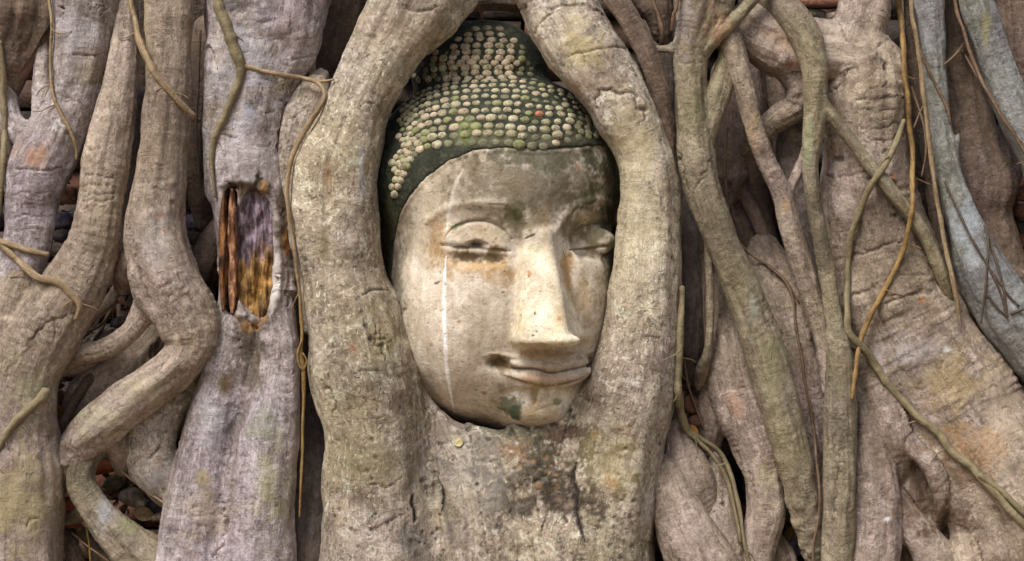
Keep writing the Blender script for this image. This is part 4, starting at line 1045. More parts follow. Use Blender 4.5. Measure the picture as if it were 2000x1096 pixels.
def face_marks(V, N):
    m = Marks(V, N); m.front[:] = 1; m.exact = True
    px, py = m.px, m.py
    m._mix(np.ones(len(V)), srgb(202, 192, 177))
    m.blob(880, 620, 130, 200, srgb(222, 211, 195), .7, .5)
    m.blob(850, 400, 50, 120, srgb(218, 206, 184), .6, .6)
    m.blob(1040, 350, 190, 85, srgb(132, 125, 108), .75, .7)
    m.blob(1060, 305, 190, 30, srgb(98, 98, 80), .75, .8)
    m.blob(1130, 340, 70, 60, srgb(108, 104, 86), .5, 1.0)
    m.blob(990, 360, 50, 26, srgb(160, 148, 126), .5, 1.0)
    m.blob(930, 330, 60, 30, srgb(140, 128, 106), .5, .7)
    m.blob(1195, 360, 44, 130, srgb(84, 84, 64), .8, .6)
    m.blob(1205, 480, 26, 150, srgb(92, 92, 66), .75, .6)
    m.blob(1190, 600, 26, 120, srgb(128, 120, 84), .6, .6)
    m.blob(790, 430, 24, 60, srgb(116, 108, 86), .5, .7)
    m.blob(772, 560, 22, 130, srgb(104, 96, 78), .7, .6)
    m.blob(830, 760, 40, 80, srgb(120, 104, 82), .6, .6, rot=-30)
    m.blob(930, 826, 70, 18, srgb(116, 100, 78), .7, .6)
    m.blob(925, 512, 90, 34, srgb(176, 148, 106), .65, .9)
    m.blob(940, 520, 50, 16, srgb(180, 144, 92), .5, 1.0)
    m.blob(935, 502, 56, 13, srgb(112, 96, 72), .75, .8)  # brown lower-lid shadow painted into the stone
    m.blob(852, 472, 24, 46, srgb(176, 142, 98), .65, .9)
    m.blob(975, 540, 34, 24, srgb(182, 154, 112), .45, .9)
    m.blob(1010, 440, 30, 40, srgb(104, 98, 70), .75, .7)
    m.blob(1004, 408, 22, 18, srgb(104, 104, 72), .6, .8)
    m.blob(1042, 430, 20, 30, srgb(132, 122, 92), .6, .7)
    m.blob(1118, 446, 30, 40, srgb(104, 98, 72), .75, .7)
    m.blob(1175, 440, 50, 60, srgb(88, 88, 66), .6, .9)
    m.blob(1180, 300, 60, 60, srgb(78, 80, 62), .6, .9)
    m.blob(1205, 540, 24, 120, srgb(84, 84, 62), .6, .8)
    m.blob(1150, 425, 34, 14, srgb(188, 170, 132), .5, .7)
    m.blob(1160, 460, 40, 24, srgb(120, 114, 86), .7, .8)
    m.blob(1108, 545, 18, 70, srgb(180, 142, 86), .75, .6)
    m.blob(1140, 580, 26, 60, srgb(182, 152, 100), .5, .7)
    m.blob(935, 458, 56, 20, srgb(200, 184, 158), .7, .5)
    m.blob(920, 445, 24, 8, srgb(176, 150, 116), .4, .8)
    m.blob(1062, 440, 12, 40, srgb(184, 168, 144), .7, .6)
    # nose: newer plaster
    nose = np.clip(sstep(8, -4, line_dist(px, py, [(1045, 490), (1058, 560), (1072, 660)])[0] - np.interp(py, [480, 560, 668], [28, 44, 76])) * sstep(470, 490, py) * sstep(690, 676, py), 0, 1)
    nose = nose * sstep(0, -.02 * 0 - 14, m.d - np.interp(py, [480, 560, 668], [18, 2, 6]))
    m._mix(nose * .9, srgb(222, 212, 190))
    m.blob(1060, 620, 40, 50, srgb(222, 212, 192), .5, .7)
    m.blob(1020, 640, 14, 40, srgb(206, 186, 150), .5, .8)
    m.blob(1090, 620, 12, 50, srgb(210, 184, 140), .35, .9)
    m.blob(1045, 484, 18, 12, srgb(176, 176, 140), .5, .8)
    for x, y, a, b_ in ((1045, 612, 3, 5), (1041, 655, 6, 4), (1048, 648, 3, 3), (1032, 540, 2, 4), (1018, 616, 2, 2)): m.blob(x, y, a, b_, srgb(58, 58, 56), .9, .3)
    m.blob(1033, 535, 4, 9, srgb(176, 110, 60), .7, .5); m.blob(1092, 622, 4, 6, srgb(190, 150, 90), .7, .5)
    # mouth: old pinkish stone, dirt in the folds, shade of the corner dent painted in
    m.blob(1070, 692, 70, 12, srgb(158, 128, 96), .6, .7)
    m.blob(1060, 738, 56, 13, srgb(196, 168, 138), .6, .6)
    m.blob(1030, 738, 20, 10, srgb(196, 156, 132), .4, .7)
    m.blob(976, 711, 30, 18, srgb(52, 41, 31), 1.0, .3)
    m.blob(980, 714, 34, 22, srgb(132, 112, 80), .6, .8)
    m.line([(965, 710), (1000, 719), (1045, 721), (1078, 728), (1110, 722), (1145, 714), (1168, 704)], 4, 0, srgb(80, 60, 44), .8, 1)
    m.line([(985, 733), (1020, 744), (1050, 752), (1090, 752), (1140, 738)], 4, 0, srgb(110, 82, 58), .7, 2)
    m.line([(948, 692), (980, 691)], 3, 0, srgb(120, 94, 66), .7, 2)
    # chin: chips of white plaster and moss
    m.blob(1050, 785, 90, 34, srgb(178, 160, 132), .8, .7)
    m.blob(1010, 776, 34, 24, srgb(244, 240, 228), 1.0, .5)
    m.blob(1092, 779, 52, 24, srgb(240, 234, 214), 1.0, .5)
    m.blob(1042, 772, 8, 24, srgb(170, 148, 112), .8, .6)
    m.blob(1060, 808, 50, 12, srgb(198, 184, 154), .7, .7)
    m.blob(998, 790, 22, 26, srgb(84, 96, 70), .8, .9)
    m.blob(1008, 806, 12, 14, srgb(64, 78, 58), .8, .8)
    m.blob(1086, 786, 10, 7, srgb(110, 122, 84), .7, .8)
    m.blob(985, 760, 14, 10, srgb(120, 112, 88), .6, .9)
    # dirt in eye slits and lid folds, with lid and socket shadow painted in
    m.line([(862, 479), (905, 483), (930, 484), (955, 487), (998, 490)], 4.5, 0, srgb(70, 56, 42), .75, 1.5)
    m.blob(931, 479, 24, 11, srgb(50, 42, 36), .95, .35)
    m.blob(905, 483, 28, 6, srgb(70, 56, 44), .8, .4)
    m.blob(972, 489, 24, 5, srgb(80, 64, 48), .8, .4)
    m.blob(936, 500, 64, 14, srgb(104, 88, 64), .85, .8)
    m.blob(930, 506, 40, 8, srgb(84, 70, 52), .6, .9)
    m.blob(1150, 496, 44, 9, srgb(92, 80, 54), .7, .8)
    m.blob(900, 452, 30, 10, srgb(168, 150, 122), .5, .9)
    m.line([(868, 466), (880, 448), (905, 436), (932, 431), (960, 434), (985, 449), (1000, 468)], 4, 0, srgb(84, 74, 52), .8, 1.5)
    m.blob(896, 441, 20, 7, srgb(76, 86, 56), .7, .7, rot=-25)
    m.line([(840, 428), (870, 406), (910, 396), (955, 396)], 2.2, 0, srgb(206, 192, 168), .6, 1)
    m.line([(950, 398), (985, 400), (1000, 404)], 3, 0, srgb(104, 84, 60), .7, 2)
    m.line([(1112, 489), (1160, 484), (1204, 478)], 4, 0, srgb(84, 66, 42), .8, 1.5)
    m.line([(1120, 452), (1150, 438), (1198, 440)], 4, 0, srgb(84, 84, 58), .7, 2)
    m.line([(1024, 466), (1036, 461), (1046, 457)], 3.5, 1.5, srgb(54, 46, 36), .9, 1)
    for (x, y, r_, c) in ((853, 553, 5, srgb(104, 78, 54)), (982, 571, 4.5, srgb(130, 80, 50)), (896, 628, 4, srgb(170, 130, 84)), (842, 674, 5, srgb(184, 138, 90)), (791, 603, 5, srgb(96, 84, 66)), (945, 768, 8, srgb(150, 112, 76)), (930, 762, 4, srgb(150, 112, 76)), (1130, 328, 6, srgb(188, 104, 60)), (900, 600, 3, srgb(190, 140, 80))):
        m.blob(x, y, r_, r_ * .7, c, .85, .5)
    m.line([(846, 556), (860, 549)], 3, 1, srgb(90, 72, 50), .8, 1)
    # the white drip
    m.line([(906, 330), (893, 352), (882, 385), (876, 420), (872, 452)], 5, 0, srgb(236, 232, 222), .8, 1.2)
    m.line([(871, 500), (868, 560), (868, 620), (871, 690), (877, 750), (888, 808)], 5.4, -1, srgb(253, 253, 253), 1.0, .8)
    m.line([(838, 380), (832, 420), (828, 470)], 5, 0, srgb(212, 194, 166), .5, 2)
    return m
nrm = vnormals(FV, FF)
X_, Y_, Z_ = (FV / U).T
FV = FV + nrm * ((fbm(X_ / 26, Y_ / 26, Z_ / 26, 3, 77) * .9 - np.maximum(vnoise(X_ / 6, Y_ / 6, Z_ / 6, 78) - .62, 0) * 3.0) * U)[:, None]
nrm = vnormals(FV, FF)
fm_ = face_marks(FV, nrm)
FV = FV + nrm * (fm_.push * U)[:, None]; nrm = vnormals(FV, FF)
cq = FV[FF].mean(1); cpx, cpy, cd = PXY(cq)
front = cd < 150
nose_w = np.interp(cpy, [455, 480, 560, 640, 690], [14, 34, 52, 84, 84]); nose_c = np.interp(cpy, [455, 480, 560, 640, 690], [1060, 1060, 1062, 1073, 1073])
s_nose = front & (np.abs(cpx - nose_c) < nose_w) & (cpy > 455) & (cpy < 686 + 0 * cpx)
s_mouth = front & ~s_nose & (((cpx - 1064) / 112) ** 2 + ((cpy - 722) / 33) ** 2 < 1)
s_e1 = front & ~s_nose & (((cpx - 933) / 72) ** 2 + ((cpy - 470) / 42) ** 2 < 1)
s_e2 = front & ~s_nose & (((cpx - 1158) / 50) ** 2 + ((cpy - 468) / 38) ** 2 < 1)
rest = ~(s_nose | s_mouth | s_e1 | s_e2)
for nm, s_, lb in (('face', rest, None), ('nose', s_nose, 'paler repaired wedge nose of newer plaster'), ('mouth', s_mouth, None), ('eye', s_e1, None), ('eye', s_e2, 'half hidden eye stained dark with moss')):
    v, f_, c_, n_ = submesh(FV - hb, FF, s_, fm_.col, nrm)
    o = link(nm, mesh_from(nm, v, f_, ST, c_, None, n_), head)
    if lb: o['label'] = lb
# hair surface
n2 = vnormals(HV, HF); X_, Y_, Z_ = (HV / U).T
HV = HV + n2 * (fbm(X_ / 14, Y_ / 14, Z_ / 14, 3, 87) * 1.6 * U)[:, None]; n2 = vnormals(HV, HF)
hm = Marks(HV, n2); hm.front[:] = 1
hm._mix(np.ones(len(HV)), srgb(56, 60, 50))
hm._mix(sstep(.1, .5, hm.n2) * .6, srgb(40, 46, 40)); hm._mix(sstep(.15, .5, hm.n3) * .5, srgb(92, 92, 72))
hm.blob(930, 270, 90, 20, srgb(112, 112, 86), .6, .9); hm.blob(1070, 272, 110, 14, srgb(100, 98, 80), .7, .8)
hm.blob(910, 250, 30, 24, srgb(104, 120, 66), .7, .9); hm.blob(1190, 250, 40, 60, srgb(66, 76, 58), .7, .7)
hm.blob(770, 300, 30, 120, srgb(40, 50, 44), .7, .7); hm.blob(762, 450, 18, 60, srgb(90, 92, 62), .6, .9)
hm.blob(960, 56, 60, 12, srgb(100, 104, 82), .7, .8); hm.blob(900, 100, 12, 40, srgb(36, 46, 58), .6, .8)
hair_o = link('hair', mesh_from('hair', HV - hb, HF, HM, hm.col, None), head)
hair_o['label'] = 'dark mossy cap of hair with rows of pale knobs'
# curls
def curl_mat(name, c1, c2):
    b = NB(name); o = b.obj(); r_ = b.n('ShaderNodeObjectInfo').outputs['Random']
    col = b.mix(r_, c1, c2)
    col = b.mix(b.ramp(b.noise(b.n('ShaderNodeNewGeometry').outputs['Position'], 120, 5, .7), .46, .62, 0, .8), col, srgb(104, 98, 76))
    col = b.mix(b.ramp(b.noise(b.n('ShaderNodeNewGeometry').outputs['Position'], 420, 4, .7), .52, .66, 0, .6), col, srgb(70, 66, 52))
    return b.done(col, b.bump(b.noise(b.n('ShaderNodeNewGeometry').outputs['Position'], 380, 4, .7), .002, .9), .8)
CM = [curl_mat('curl_cream', srgb(192, 184, 154), srgb(160, 153, 120)), curl_mat('curl_rosy', srgb(202, 186, 160), srgb(178, 162, 134)),
      curl_mat('curl_mossy', srgb(140, 138, 108), srgb(104, 106, 80)), curl_mat('curl_green', srgb(150, 152, 104), srgb(134, 138, 96)), curl_mat('curl_red', srgb(200, 84, 50), srgb(186, 150, 120))]
def curl_mesh(mi, seed):
    V = [(0, 0, 1.0)]; F = []; n = 12; rg = ((.93, .42), (.72, .75), (.35, .97), (-.15, 1.04), (-.7, 1.0)); rr_ = random.Random(seed)
    for z, r_ in rg:
        for i in range(n):
            t = 2 * math.pi * i / n; j = 1 + rr_.uniform(-.07, .07)
            V.append((math.cos(t) * r_ * j, math.sin(t) * r_ * j, z + rr_.uniform(-.05, .05)))
    me = bpy.data.meshes.new('curl')
    for i in range(n): F.append((0, 1 + i, 1 + (i + 1) % n))
    for k in range(len(rg) - 1):
        for i in range(n): F.append((1 + k * n + i, 1 + (k + 1) * n + i, 1 + (k + 1) * n + (i + 1) % n, 1 + k * n + (i + 1) % n))
    me.from_pydata(V, [], F); me.materials.append(CM[mi]); me.polygons.foreach_set('use_smooth', [True] * len(F))
    return me
CMESH = [[curl_mesh(mi, s_) for s_ in range(4)] for mi in range(5)]
Z2 = lambda x, y: (700 + x / 2.609, y / 2.609)
top = [(205, 560), (265, 505), (345, 462), (470, 428), (640, 414), (800, 416), (930, 436), (1020, 458), (1110, 500), (1180, 545)]
bot = [(170, 1010), (196, 948), (222, 895), (240, 842), (282, 780), (345, 740), (420, 728), (520, 722), (640, 716), (780, 720), (910, 738), (1000, 722), (1120, 695), (1240, 690)]
def cv(poly):
    q = catmull([(x, y, 0) for x, y in poly], 3)[:, :2]; L = np.concatenate([[0], np.cumsum(np.hypot(*np.diff(q, axis=0).T))])
    return q, L
qt, Lt = cv(top); qb, Lb = cv(bot)
curls = []
ts = [0.0, .075, .16, .26, .37, .49, .62, .755, .885, 1.03]
for ri, t in enumerate(ts):
    # blend the crease curve and the hairline curve by horizontal position
    xs = np.linspace(165 if t > .5 else 200, 1240, 400)
    yt = np.interp(xs, qt[:, 0], qt[:, 1]); yb = np.interp(xs, qb[:, 0], qb[:, 1])
    row = np.stack([xs, yt + (yb - yt) * t], 1)
    L = np.concatenate([[0], np.cumsum(np.hypot(*np.diff(row, axis=0).T))])
    sp = 49 + 12 * t; s_ = (ri % 2) * sp * .5 + 12
    while s_ < L[-1]:
        x = np.interp(s_, L, row[:, 0]); y = np.interp(s_, L, row[:, 1])
        flat = 2 if (t > .8 and x > 430 and random.random() < (.2 if t < .9 else .45)) else 0
        edge = min(1, max(.62, (x - 150) / 260)) * min(1, max(.7, (1330 - x) / 260))
        curls.append((x + random.uniform(-4, 4), y + random.uniform(-3, 3), random.uniform(.85, 1.08) * (18.5 + 7 * t) * (.85 + .15 * edge), flat)); s_ += sp * edge
for j, (y, x0, x1) in enumerate(((150, 600, 770), (180, 530, 770), (208, 505, 815), (240, 460, 850), (270, 395, 850), (300, 360, 850), (326, 330, 870), (352, 310, 880), (380, 290, 900), (404, 280, 930))):
    x = x0 + (j % 2) * 28
    while x < x1:
        sag = ((x - 620) / 330) ** 2 * 14
        curls.append((x + random.uniform(-5, 5), y - 6 + sag + random.uniform(-4, 4), 21, 1)); x += 58 if 480 < x < 800 else 48
cand = []
def sgrad(p):
    i, j, k = [int((p[q_] - a[0]) / HH + .5) for q_, a in enumerate((hx, hy, hz))]
    i = min(max(i, 2), len(hx) - 3); j = min(max(j, 2), len(hy) - 3); k = min(max(k, 2), len(hz) - 3)
    g = np.array((HAIRG[i + 2, j, k] - HAIRG[i - 2, j, k], HAIRG[i, j + 2, k] - HAIRG[i, j - 2, k], HAIRG[i, j, k + 2] - HAIRG[i, j, k - 2]))
    return g / (np.linalg.norm(g) + 1e-9)
for (cx, cy, r_, tk) in curls:
    px, py = Z2(cx, cy)
    if hair_sd(np.array([px]), np.array([py]))[0] > -3: continue
    d = surf(px, py, HAIRG)
    if d is None: continue
    nv = sgrad(P(px, py, d)); vis = -nv[1]
    if vis < .12: continue
    cand.append((px, py, d, r_ / 2.609, nv, vis, tk))
cand.sort(key=lambda c: -c[3] * c[5])
rest_bm = {}; redset = False
stuffV, stuffF = [], []
for n_, (px, py, d, r_, nv, vis, tk) in enumerate(cand):
    u = random.random()
    mi = 0 if u < .6 else (1 if u < .8 else (3 if u < .9 else 2))
    if tk == 2: mi = 2; u = .5; tk = 0
    if tk and 880 < px < 1010: mi = 1 if u < .75 else 0
    if px > 1125 or (tk and px > 1010 and u < .7) or (tk and px < 850 and u < .5): mi = 2
    if py > 262 and px > 860 and u < .25: mi = 2
    if 895 < px < 930 and 240 < py < 275: mi = 3
    if not redset and abs(px - 1050) < 13 and abs(py - 228) < 10: mi = 4; redset = True
    if 1125 < px < 1150 and u < .25: mi = 0
    rot = Vector(nv).to_track_quat('Z', 'Y')
    sc_ = r_ * U * random.uniform(.86, 1.06) * 1.22 * (.9 if mi == 2 else 1)
    me = CMESH[mi][n_ % 4]; pos = Vector(P(px, py, d)) - Vector(nv) * sc_ * .1
    if n_ < 100:
        o = link('curl', me, hair_o, pos - Vector(hb)); o.rotation_mode = 'QUATERNION'; o.rotation_quaternion = rot; o.scale = (sc_, sc_ * .78, sc_ * (.35 if mi == 2 else .62))
    else:
        b0 = rest_bm.setdefault(mi, ([], []))
        off = len(b0[0])
        for v in me.vertices:
            b0[0].append(tuple(rot @ Vector((v.co.x * sc_, v.co.y * sc_ * .78, v.co.z * sc_ * (.35 if mi == 2 else .62))) + pos - Vector(hb)))
        for p in me.polygons: b0[1].append(tuple(off + i for i in p.vertices))
me = bpy.data.meshes.new('curls'); AV, AF, AM = [], [], []
for mi, (v, f_) in rest_bm.items():
    off = len(AV); AV += v; AF += [tuple(off + i for i in q) for q in f_]; AM += [len(me.materials)] * len(f_); me.materials.append(CM[mi])
me.from_pydata(AV, [], AF); me.polygons.foreach_set('material_index', AM); me.polygons.foreach_set('use_smooth', [True] * len(AF))
tag(link('curls', me, hair_o), kind='stuff')
ALLV.append(FV[nrm[:, 1] < .2]); ALLV.append(HV[n2[:, 1] < .2])

# ------------------------------------------------------------------ ground and old brick wall behind
gm = stone_mat('dry_earth', srgb(150, 128, 100), srgb(124, 104, 80), srgb(160, 142, 116), 3)
nx = 60
gv = []; gf = []
gxs = np.concatenate([np.linspace(-40, -3, 10), np.linspace(-2.6, 2.6, 40), np.linspace(3, 40, 10)]); gys = np.concatenate([np.linspace(-40, -3.5, 10), np.linspace(-3, 1.5, 40), np.linspace(2, 40, 8)])
GXX, GYY = np.meshgrid(gxs, gys, indexing='ij'); GZZ = fbm(GXX * 3, GYY * 3, GXX * 0, 3, 3) * .012
gV = np.stack([GXX, GYY, GZZ], -1).reshape(-1, 3); a_, b_n = GXX.shape
gF = np.array([(i * b_n + j, (i + 1) * b_n + j, (i + 1) * b_n + j + 1, i * b_n + j + 1) for i in range(a_ - 1) for j in range(b_n - 1)])
tag(link('ground', mesh_from('ground', gV, gF, gm)), kind='structure')
def brick_wall():
    b = NB('old_brick'); o = b.obj(); a = b.attr('stain')
    col = b.mix(b.ramp(b.noise(o, 30, 5, .7), .45, .65, 0, .8), a.outputs['Color'], srgb(92, 80, 68))
    fine = b.noise(o, 300, 4, .7); col = b.mix(1.0, col, b.mix(fine, (.6, .6, .6), (1.3, 1.3, 1.3)), 'MULTIPLY')
    M = b.done(col, b.bump(b.noise(o, 80, 5, .7), .006, .9), .9)
    V, F, C = [], [], []
    cube = [(-1, -1, -1), (1, -1, -1), (1, 1, -1), (-1, 1, -1), (-1, -1, 1), (1, -1, 1), (1, 1, 1), (-1, 1, 1)]
    cf = [(0, 1, 5, 4), (1, 2, 6, 5), (2, 3, 7, 6), (3, 0, 4, 7), (4, 5, 6, 7), (3, 2, 1, 0)]
    z = .02; row = 0
    def box(x, y, z_, hx_, hy_, hz_, c, j):
        off = len(V)
        for cx, cy, cz in cube:
            V.append((x + cx * hx_ + random.uniform(-j, j), y + cy * hy_ + random.uniform(-j, j), z_ + cz * hz_ + random.uniform(-j, j))); C.append(tuple(c) + (1,))
        for q in cf: F.append(tuple(off + i for i in q))
    while z < 1.25:
        x = -1.35 + (row % 2) * .07
        while x < 1.35:
            c = random.choice([srgb(92, 64, 52), srgb(80, 62, 54), srgb(66, 58, 54), srgb(100, 66, 52), srgb(74, 66, 60)])  # brick tones lowered for soil grime and to deepen the gap shade
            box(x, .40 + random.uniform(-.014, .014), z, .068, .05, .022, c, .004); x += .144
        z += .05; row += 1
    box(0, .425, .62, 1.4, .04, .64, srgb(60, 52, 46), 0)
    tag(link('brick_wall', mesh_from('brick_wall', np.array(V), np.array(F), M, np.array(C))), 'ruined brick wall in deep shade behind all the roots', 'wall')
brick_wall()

# ------------------------------------------------------------------ loose stones, bricks and leaves in the hollows
def stone(name, px, py, d, rx, ry, rd, mat, label, cat, seed, ang=0, boxy=0.0, group=None):
    d = DS(d); n = 20; th = np.linspace(0, math.pi, n + 1); V = []; F = []
    for i in range(n + 1):
        for j in range(2 * n):
            u = 2 * math.pi * j / (2 * n)
            v = np.array((math.sin(th[i]) * math.cos(u), math.sin(th[i]) * math.sin(u), math.cos(th[i])))
            if boxy > 0:
                w_ = v / (np.abs(v) ** 6).sum() ** (1 / 6); v = v * (1 - boxy) + w_ * boxy
            V.append(v)
    V = np.array(V)
    k = 1 + fbm(V[:, 0] * 1.3, V[:, 1] * 1.3, V[:, 2] * 1.3, 3, seed) * .28 * (1 - boxy * .6)
    V = V * k[:, None] * np.array((rx, rd, ry)) * U
    c, s_ = math.cos(R(ang)), math.sin(R(ang)); V = np.stack([V[:, 0] * c - V[:, 2] * s_, V[:, 1], V[:, 0] * s_ + V[:, 2] * c], 1)
    for i in range(n):
        for j in range(2 * n):
            a = i * 2 * n + j; b_ = i * 2 * n + (j + 1) % (2 * n); F.append((a, b_, b_ + 2 * n, a + 2 * n))
    F = np.array(F)[:, ::-1]
    o = link(name, mesh_from(name, V, F, SM[mat]), None, P(px, py, d)); tag(o, label, cat, group)
    return o
G = 'rubble in the hollows between the roots'
for i, a in enumerate((
    ('brick', 203, 912, 130, 24, 15, 24, 'red', 'orange red brick lump at the top of the bottom left hollow', 'brick', 8, .5),
    ('stone', 224, 942, 126, 22, 16, 20, 'olive', 'olive stone under the orange red brick lump in the bottom left hollow', 'stone', 15, .2),
    ('stone', 262, 972, 120, 32, 20, 22, 'pale', 'whitish split stone in the middle of the bottom left hollow', 'stone', -20, .1),
    ('stone', 300, 985, 136, 30, 24, 22, 'dark', 'black stone right of the whitish split stone in the bottom left hollow', 'stone', -20, .3),
    ('stone', 246, 948, 150, 20, 16, 18, 'dark', 'dark stone wedged behind the whitish split stone', 'stone', 40, .3),
    ('stone', 318, 1010, 120, 26, 10, 16, 'pale', 'flat pale stone chip at the lower tip of the bottom left hollow', 'stone', 12, .2),
    ('brick', 146, 984, 92, 21, 15, 20, 'red', 'rounded red brick with pale rim against the lower left root', 'brick', -4, .6),
    ('brick', 150, 1022, 110, 28, 8, 24, 'red', 'thin red brick slab under the rounded red brick', 'brick', 4, .8),
    ('stone', 178, 1024, 116, 11, 9, 14, 'pale', 'small pale stone at the end of the thin red brick slab', 'stone', 0, .4),
    ('stone', 245, 560, 172, 25, 19, 22, 'blue', 'bluish stone high in the hollow left of the brown grey root', 'stone', 5, .5),
    ('stone', 238, 632, 172, 22, 16, 22, 'dark', 'dark stone below the bluish stone', 'stone', 10, .4),
    ('stone', 172, 604, 200, 30, 24, 22, 'dark', 'dark stone deep behind the long smooth tan root', 'stone', 30, .4),
    ('stone', 118, 430, 170, 28, 17, 26, 'blue', 'grey stone in the upper gap between the two left roots', 'stone', 6, .6),
    ('stone', 128, 462, 166, 26, 14, 26, 'dark', 'dark stone under the grey stone in the upper gap at left', 'stone', -4, .6),
    ('brick', 130, 382, 190, 26, 18, 26, 'rust', 'rusty brick at the top of the upper gap at left', 'brick', 3, .8),
    ('stone', 386, 432, 180, 26, 17, 24, 'blue', 'grey stone left of the rotten wound', 'stone', 4, .6),
    ('stone', 384, 466, 176, 26, 14, 24, 'dark', 'dark flat stone under the grey stone left of the rotten wound', 'stone', -6, .7),
    ('stone', 372, 402, 190, 24, 14, 24, 'dark', 'black stone above the grey stone left of the rotten wound', 'stone', 10, .6),
    ('stone', 106, 780, 120, 20, 16, 20, 'rust', 'brown rubble stone in the gap beside the lower left root', 'stone', 30, .3),
    ('brick', 100, 815, 118, 20, 15, 20, 'rust', 'rusty brick chip under the brown rubble stone at left', 'brick', 50, .5),
    ('brick', 1348, 790, 104, 16, 18, 18, 'rust', 'upper reddish brick chip in the slit right of the pale root', 'brick', 60, .6),
    ('brick', 1358, 822, 100, 18, 13, 18, 'rust', 'lower reddish brick chip in the slit right of the pale root', 'brick', 20, .6),
    ('stone', 1550, 1066, 132, 22, 20, 20, 'blue', 'purplish round stone near the bottom edge beside the long olive root', 'stone', 10, .3),
    ('stone', 1540, 1008, 140, 22, 20, 18, 'olive', 'mossy stone above the purplish round stone', 'stone', 30, .2),
    ('brick', 1996, 378, 160, 22, 15, 26, 'rust', 'upper rusty brick at the right edge of the photo', 'brick', 14, .8),
    ('brick', 1998, 412, 158, 24, 14, 26, 'rust', 'lower rusty brick at the right edge of the photo', 'brick', -6, .8),
    ('stone', 1996, 446, 165, 22, 15, 24, 'dark', 'dark stone under the rusty bricks at the right edge', 'stone', 8, .5),
    ('brick', 1602, 6, 120, 44, 11, 30, 'rust', 'flat brown brick slab at the top edge above the trunk bend', 'brick', 2, .9),
    ('stone', 1588, 32, 124, 30, 15, 24, 'olive', 'lichen crusted stone under the flat brown brick slab', 'stone', -6, .5),
    ('stone', 1632, 34, 122, 24, 14, 24, 'pale', 'pale crumbly stone right of the lichen crusted stone', 'stone', 8, .4),
    ('stone', 1990, 690, 170, 26, 24, 24, 'dark', 'dark stone under the foot of the blue grey root', 'stone', 8, .4),
)):
    stone(a[0], a[1], a[2], a[3], a[4], a[5], a[6], a[7], a[8], a[9], 200 + i * 3, a[10], a[11], G)
def litter():
    rr_ = random.Random(5); V = []; F = []; C = []
    for (x0, x1, y0, y1, d0, n) in ((190, 345, 900, 1020, 175, 90), (100, 150, 740, 860, 165, 50), (110, 140, 340, 490, 230, 26), (165, 300, 560, 720, 230, 70), (370, 410, 380, 500, 230, 24), (120, 180, 970, 1060, 150, 40), (1335, 1385, 740, 850, 165, 36), (1520, 1575, 980, 1096, 190, 40), (1740, 1800, 930, 1000, 180, 24), (1975, 2040, 360, 480, 230, 30), (1580, 1660, 10, 50, 190, 24)):
        for i in range(n):
            px, py, d = rr_.uniform(x0, x1), rr_.uniform(y0, y1), d0 + rr_.uniform(-12, 40)
            p = P(px, py, d); r_ = rr_.uniform(3, 9) * U; off = len(V)
            c = rr_.choice([srgb(120, 98, 76), srgb(92, 74, 58), srgb(150, 128, 102), srgb(70, 60, 52), srgb(128, 84, 62)])
            a1 = Vector((rr_.gauss(0, 1), rr_.gauss(0, 1), rr_.gauss(0, 1))).normalized(); a2 = a1.orthogonal().normalized(); a3 = a1.cross(a2)
            e = (r_ * rr_.uniform(.8, 2.2), r_ * rr_.uniform(.5, 1.1), r_ * rr_.uniform(.25, .8))
            for sx in (-1, 1):
                for sy in (-1, 1):
                    for sz in (-1, 1):
                        v = a1 * e[0] * sx * rr_.uniform(.5, 1) + a2 * e[1] * sy * rr_.uniform(.5, 1) + a3 * e[2] * sz * rr_.uniform(.5, 1)
                        V.append(p + np.array(v)); C.append(tuple(c) + (1,))
            for q in ((0, 1, 3, 2), (4, 6, 7, 5), (0, 4, 5, 1), (2, 3, 7, 6), (0, 2, 6, 4), (1, 5, 7, 3)): F.append(tuple(off + k for k in q))
    b = NB('litter'); fine = b.noise(b.obj(), 300, 4, .7)
    M = b.done(b.mix(1.0, b.attr('stain').outputs['Color'], b.mix(fine, (.6, .6, .6), (1.3, 1.3, 1.3)), 'MULTIPLY'), b.bump(fine, .002, .7), .9)
    me = mesh_from('litter', np.array(V), np.array(F), M, np.array(C)); me.polygons.foreach_set('use_smooth', np.zeros(len(F), bool))
    tag(link('litter', me), 'crumbled rubble and soil littering the hollows between the roots', 'litter', None, 'stuff')
litter()
# coin pushed into the bark under the chin
def coin():
    n = 40; V = []; F = []
    prof = [(0, -2.2), (.78, -2.2), (.84, -2.9), (.98, -2.9), (1.0, -2.2), (1.0, 1.5)]
    for r_, y in prof[1:]:
        for i in range(n): t = 2 * math.pi * i / n; V.append((math.cos(t) * r_ * 9.5, y, math.sin(t) * r_ * 9.5))
    V.append((0, -2.2, 0)); c0 = len(V) - 1
    for i in range(n): F.append((c0, c0, i, (i + 1) % n))
    for k in range(len(prof) - 2):
        for i in range(n): F.append((k * n + i, (k + 1) * n + i, (k + 1) * n + (i + 1) % n, k * n + (i + 1) % n))
    me = bpy.data.meshes.new('coin'); me.from_pydata([tuple(x * U for x in v) for v in V], [], [tuple(dict.fromkeys(f)) for f in F])
    b = NB('worn_brass'); o = b.obj()
    col = b.mix(b.ramp(b.noise(o, 200, 5, .7), .4, .65), srgb(216, 204, 160), srgb(170, 150, 104))
    b.b.inputs['Metallic'].default_value = .25
    me.materials.append(b.done(col, b.bump(b.noise(o, 250, 3), .001, .6), .5))
    ob = link('coin', me); tag(ob, 'small round pale brass coin stuck on the bark below the chin', 'coin')
    return ob
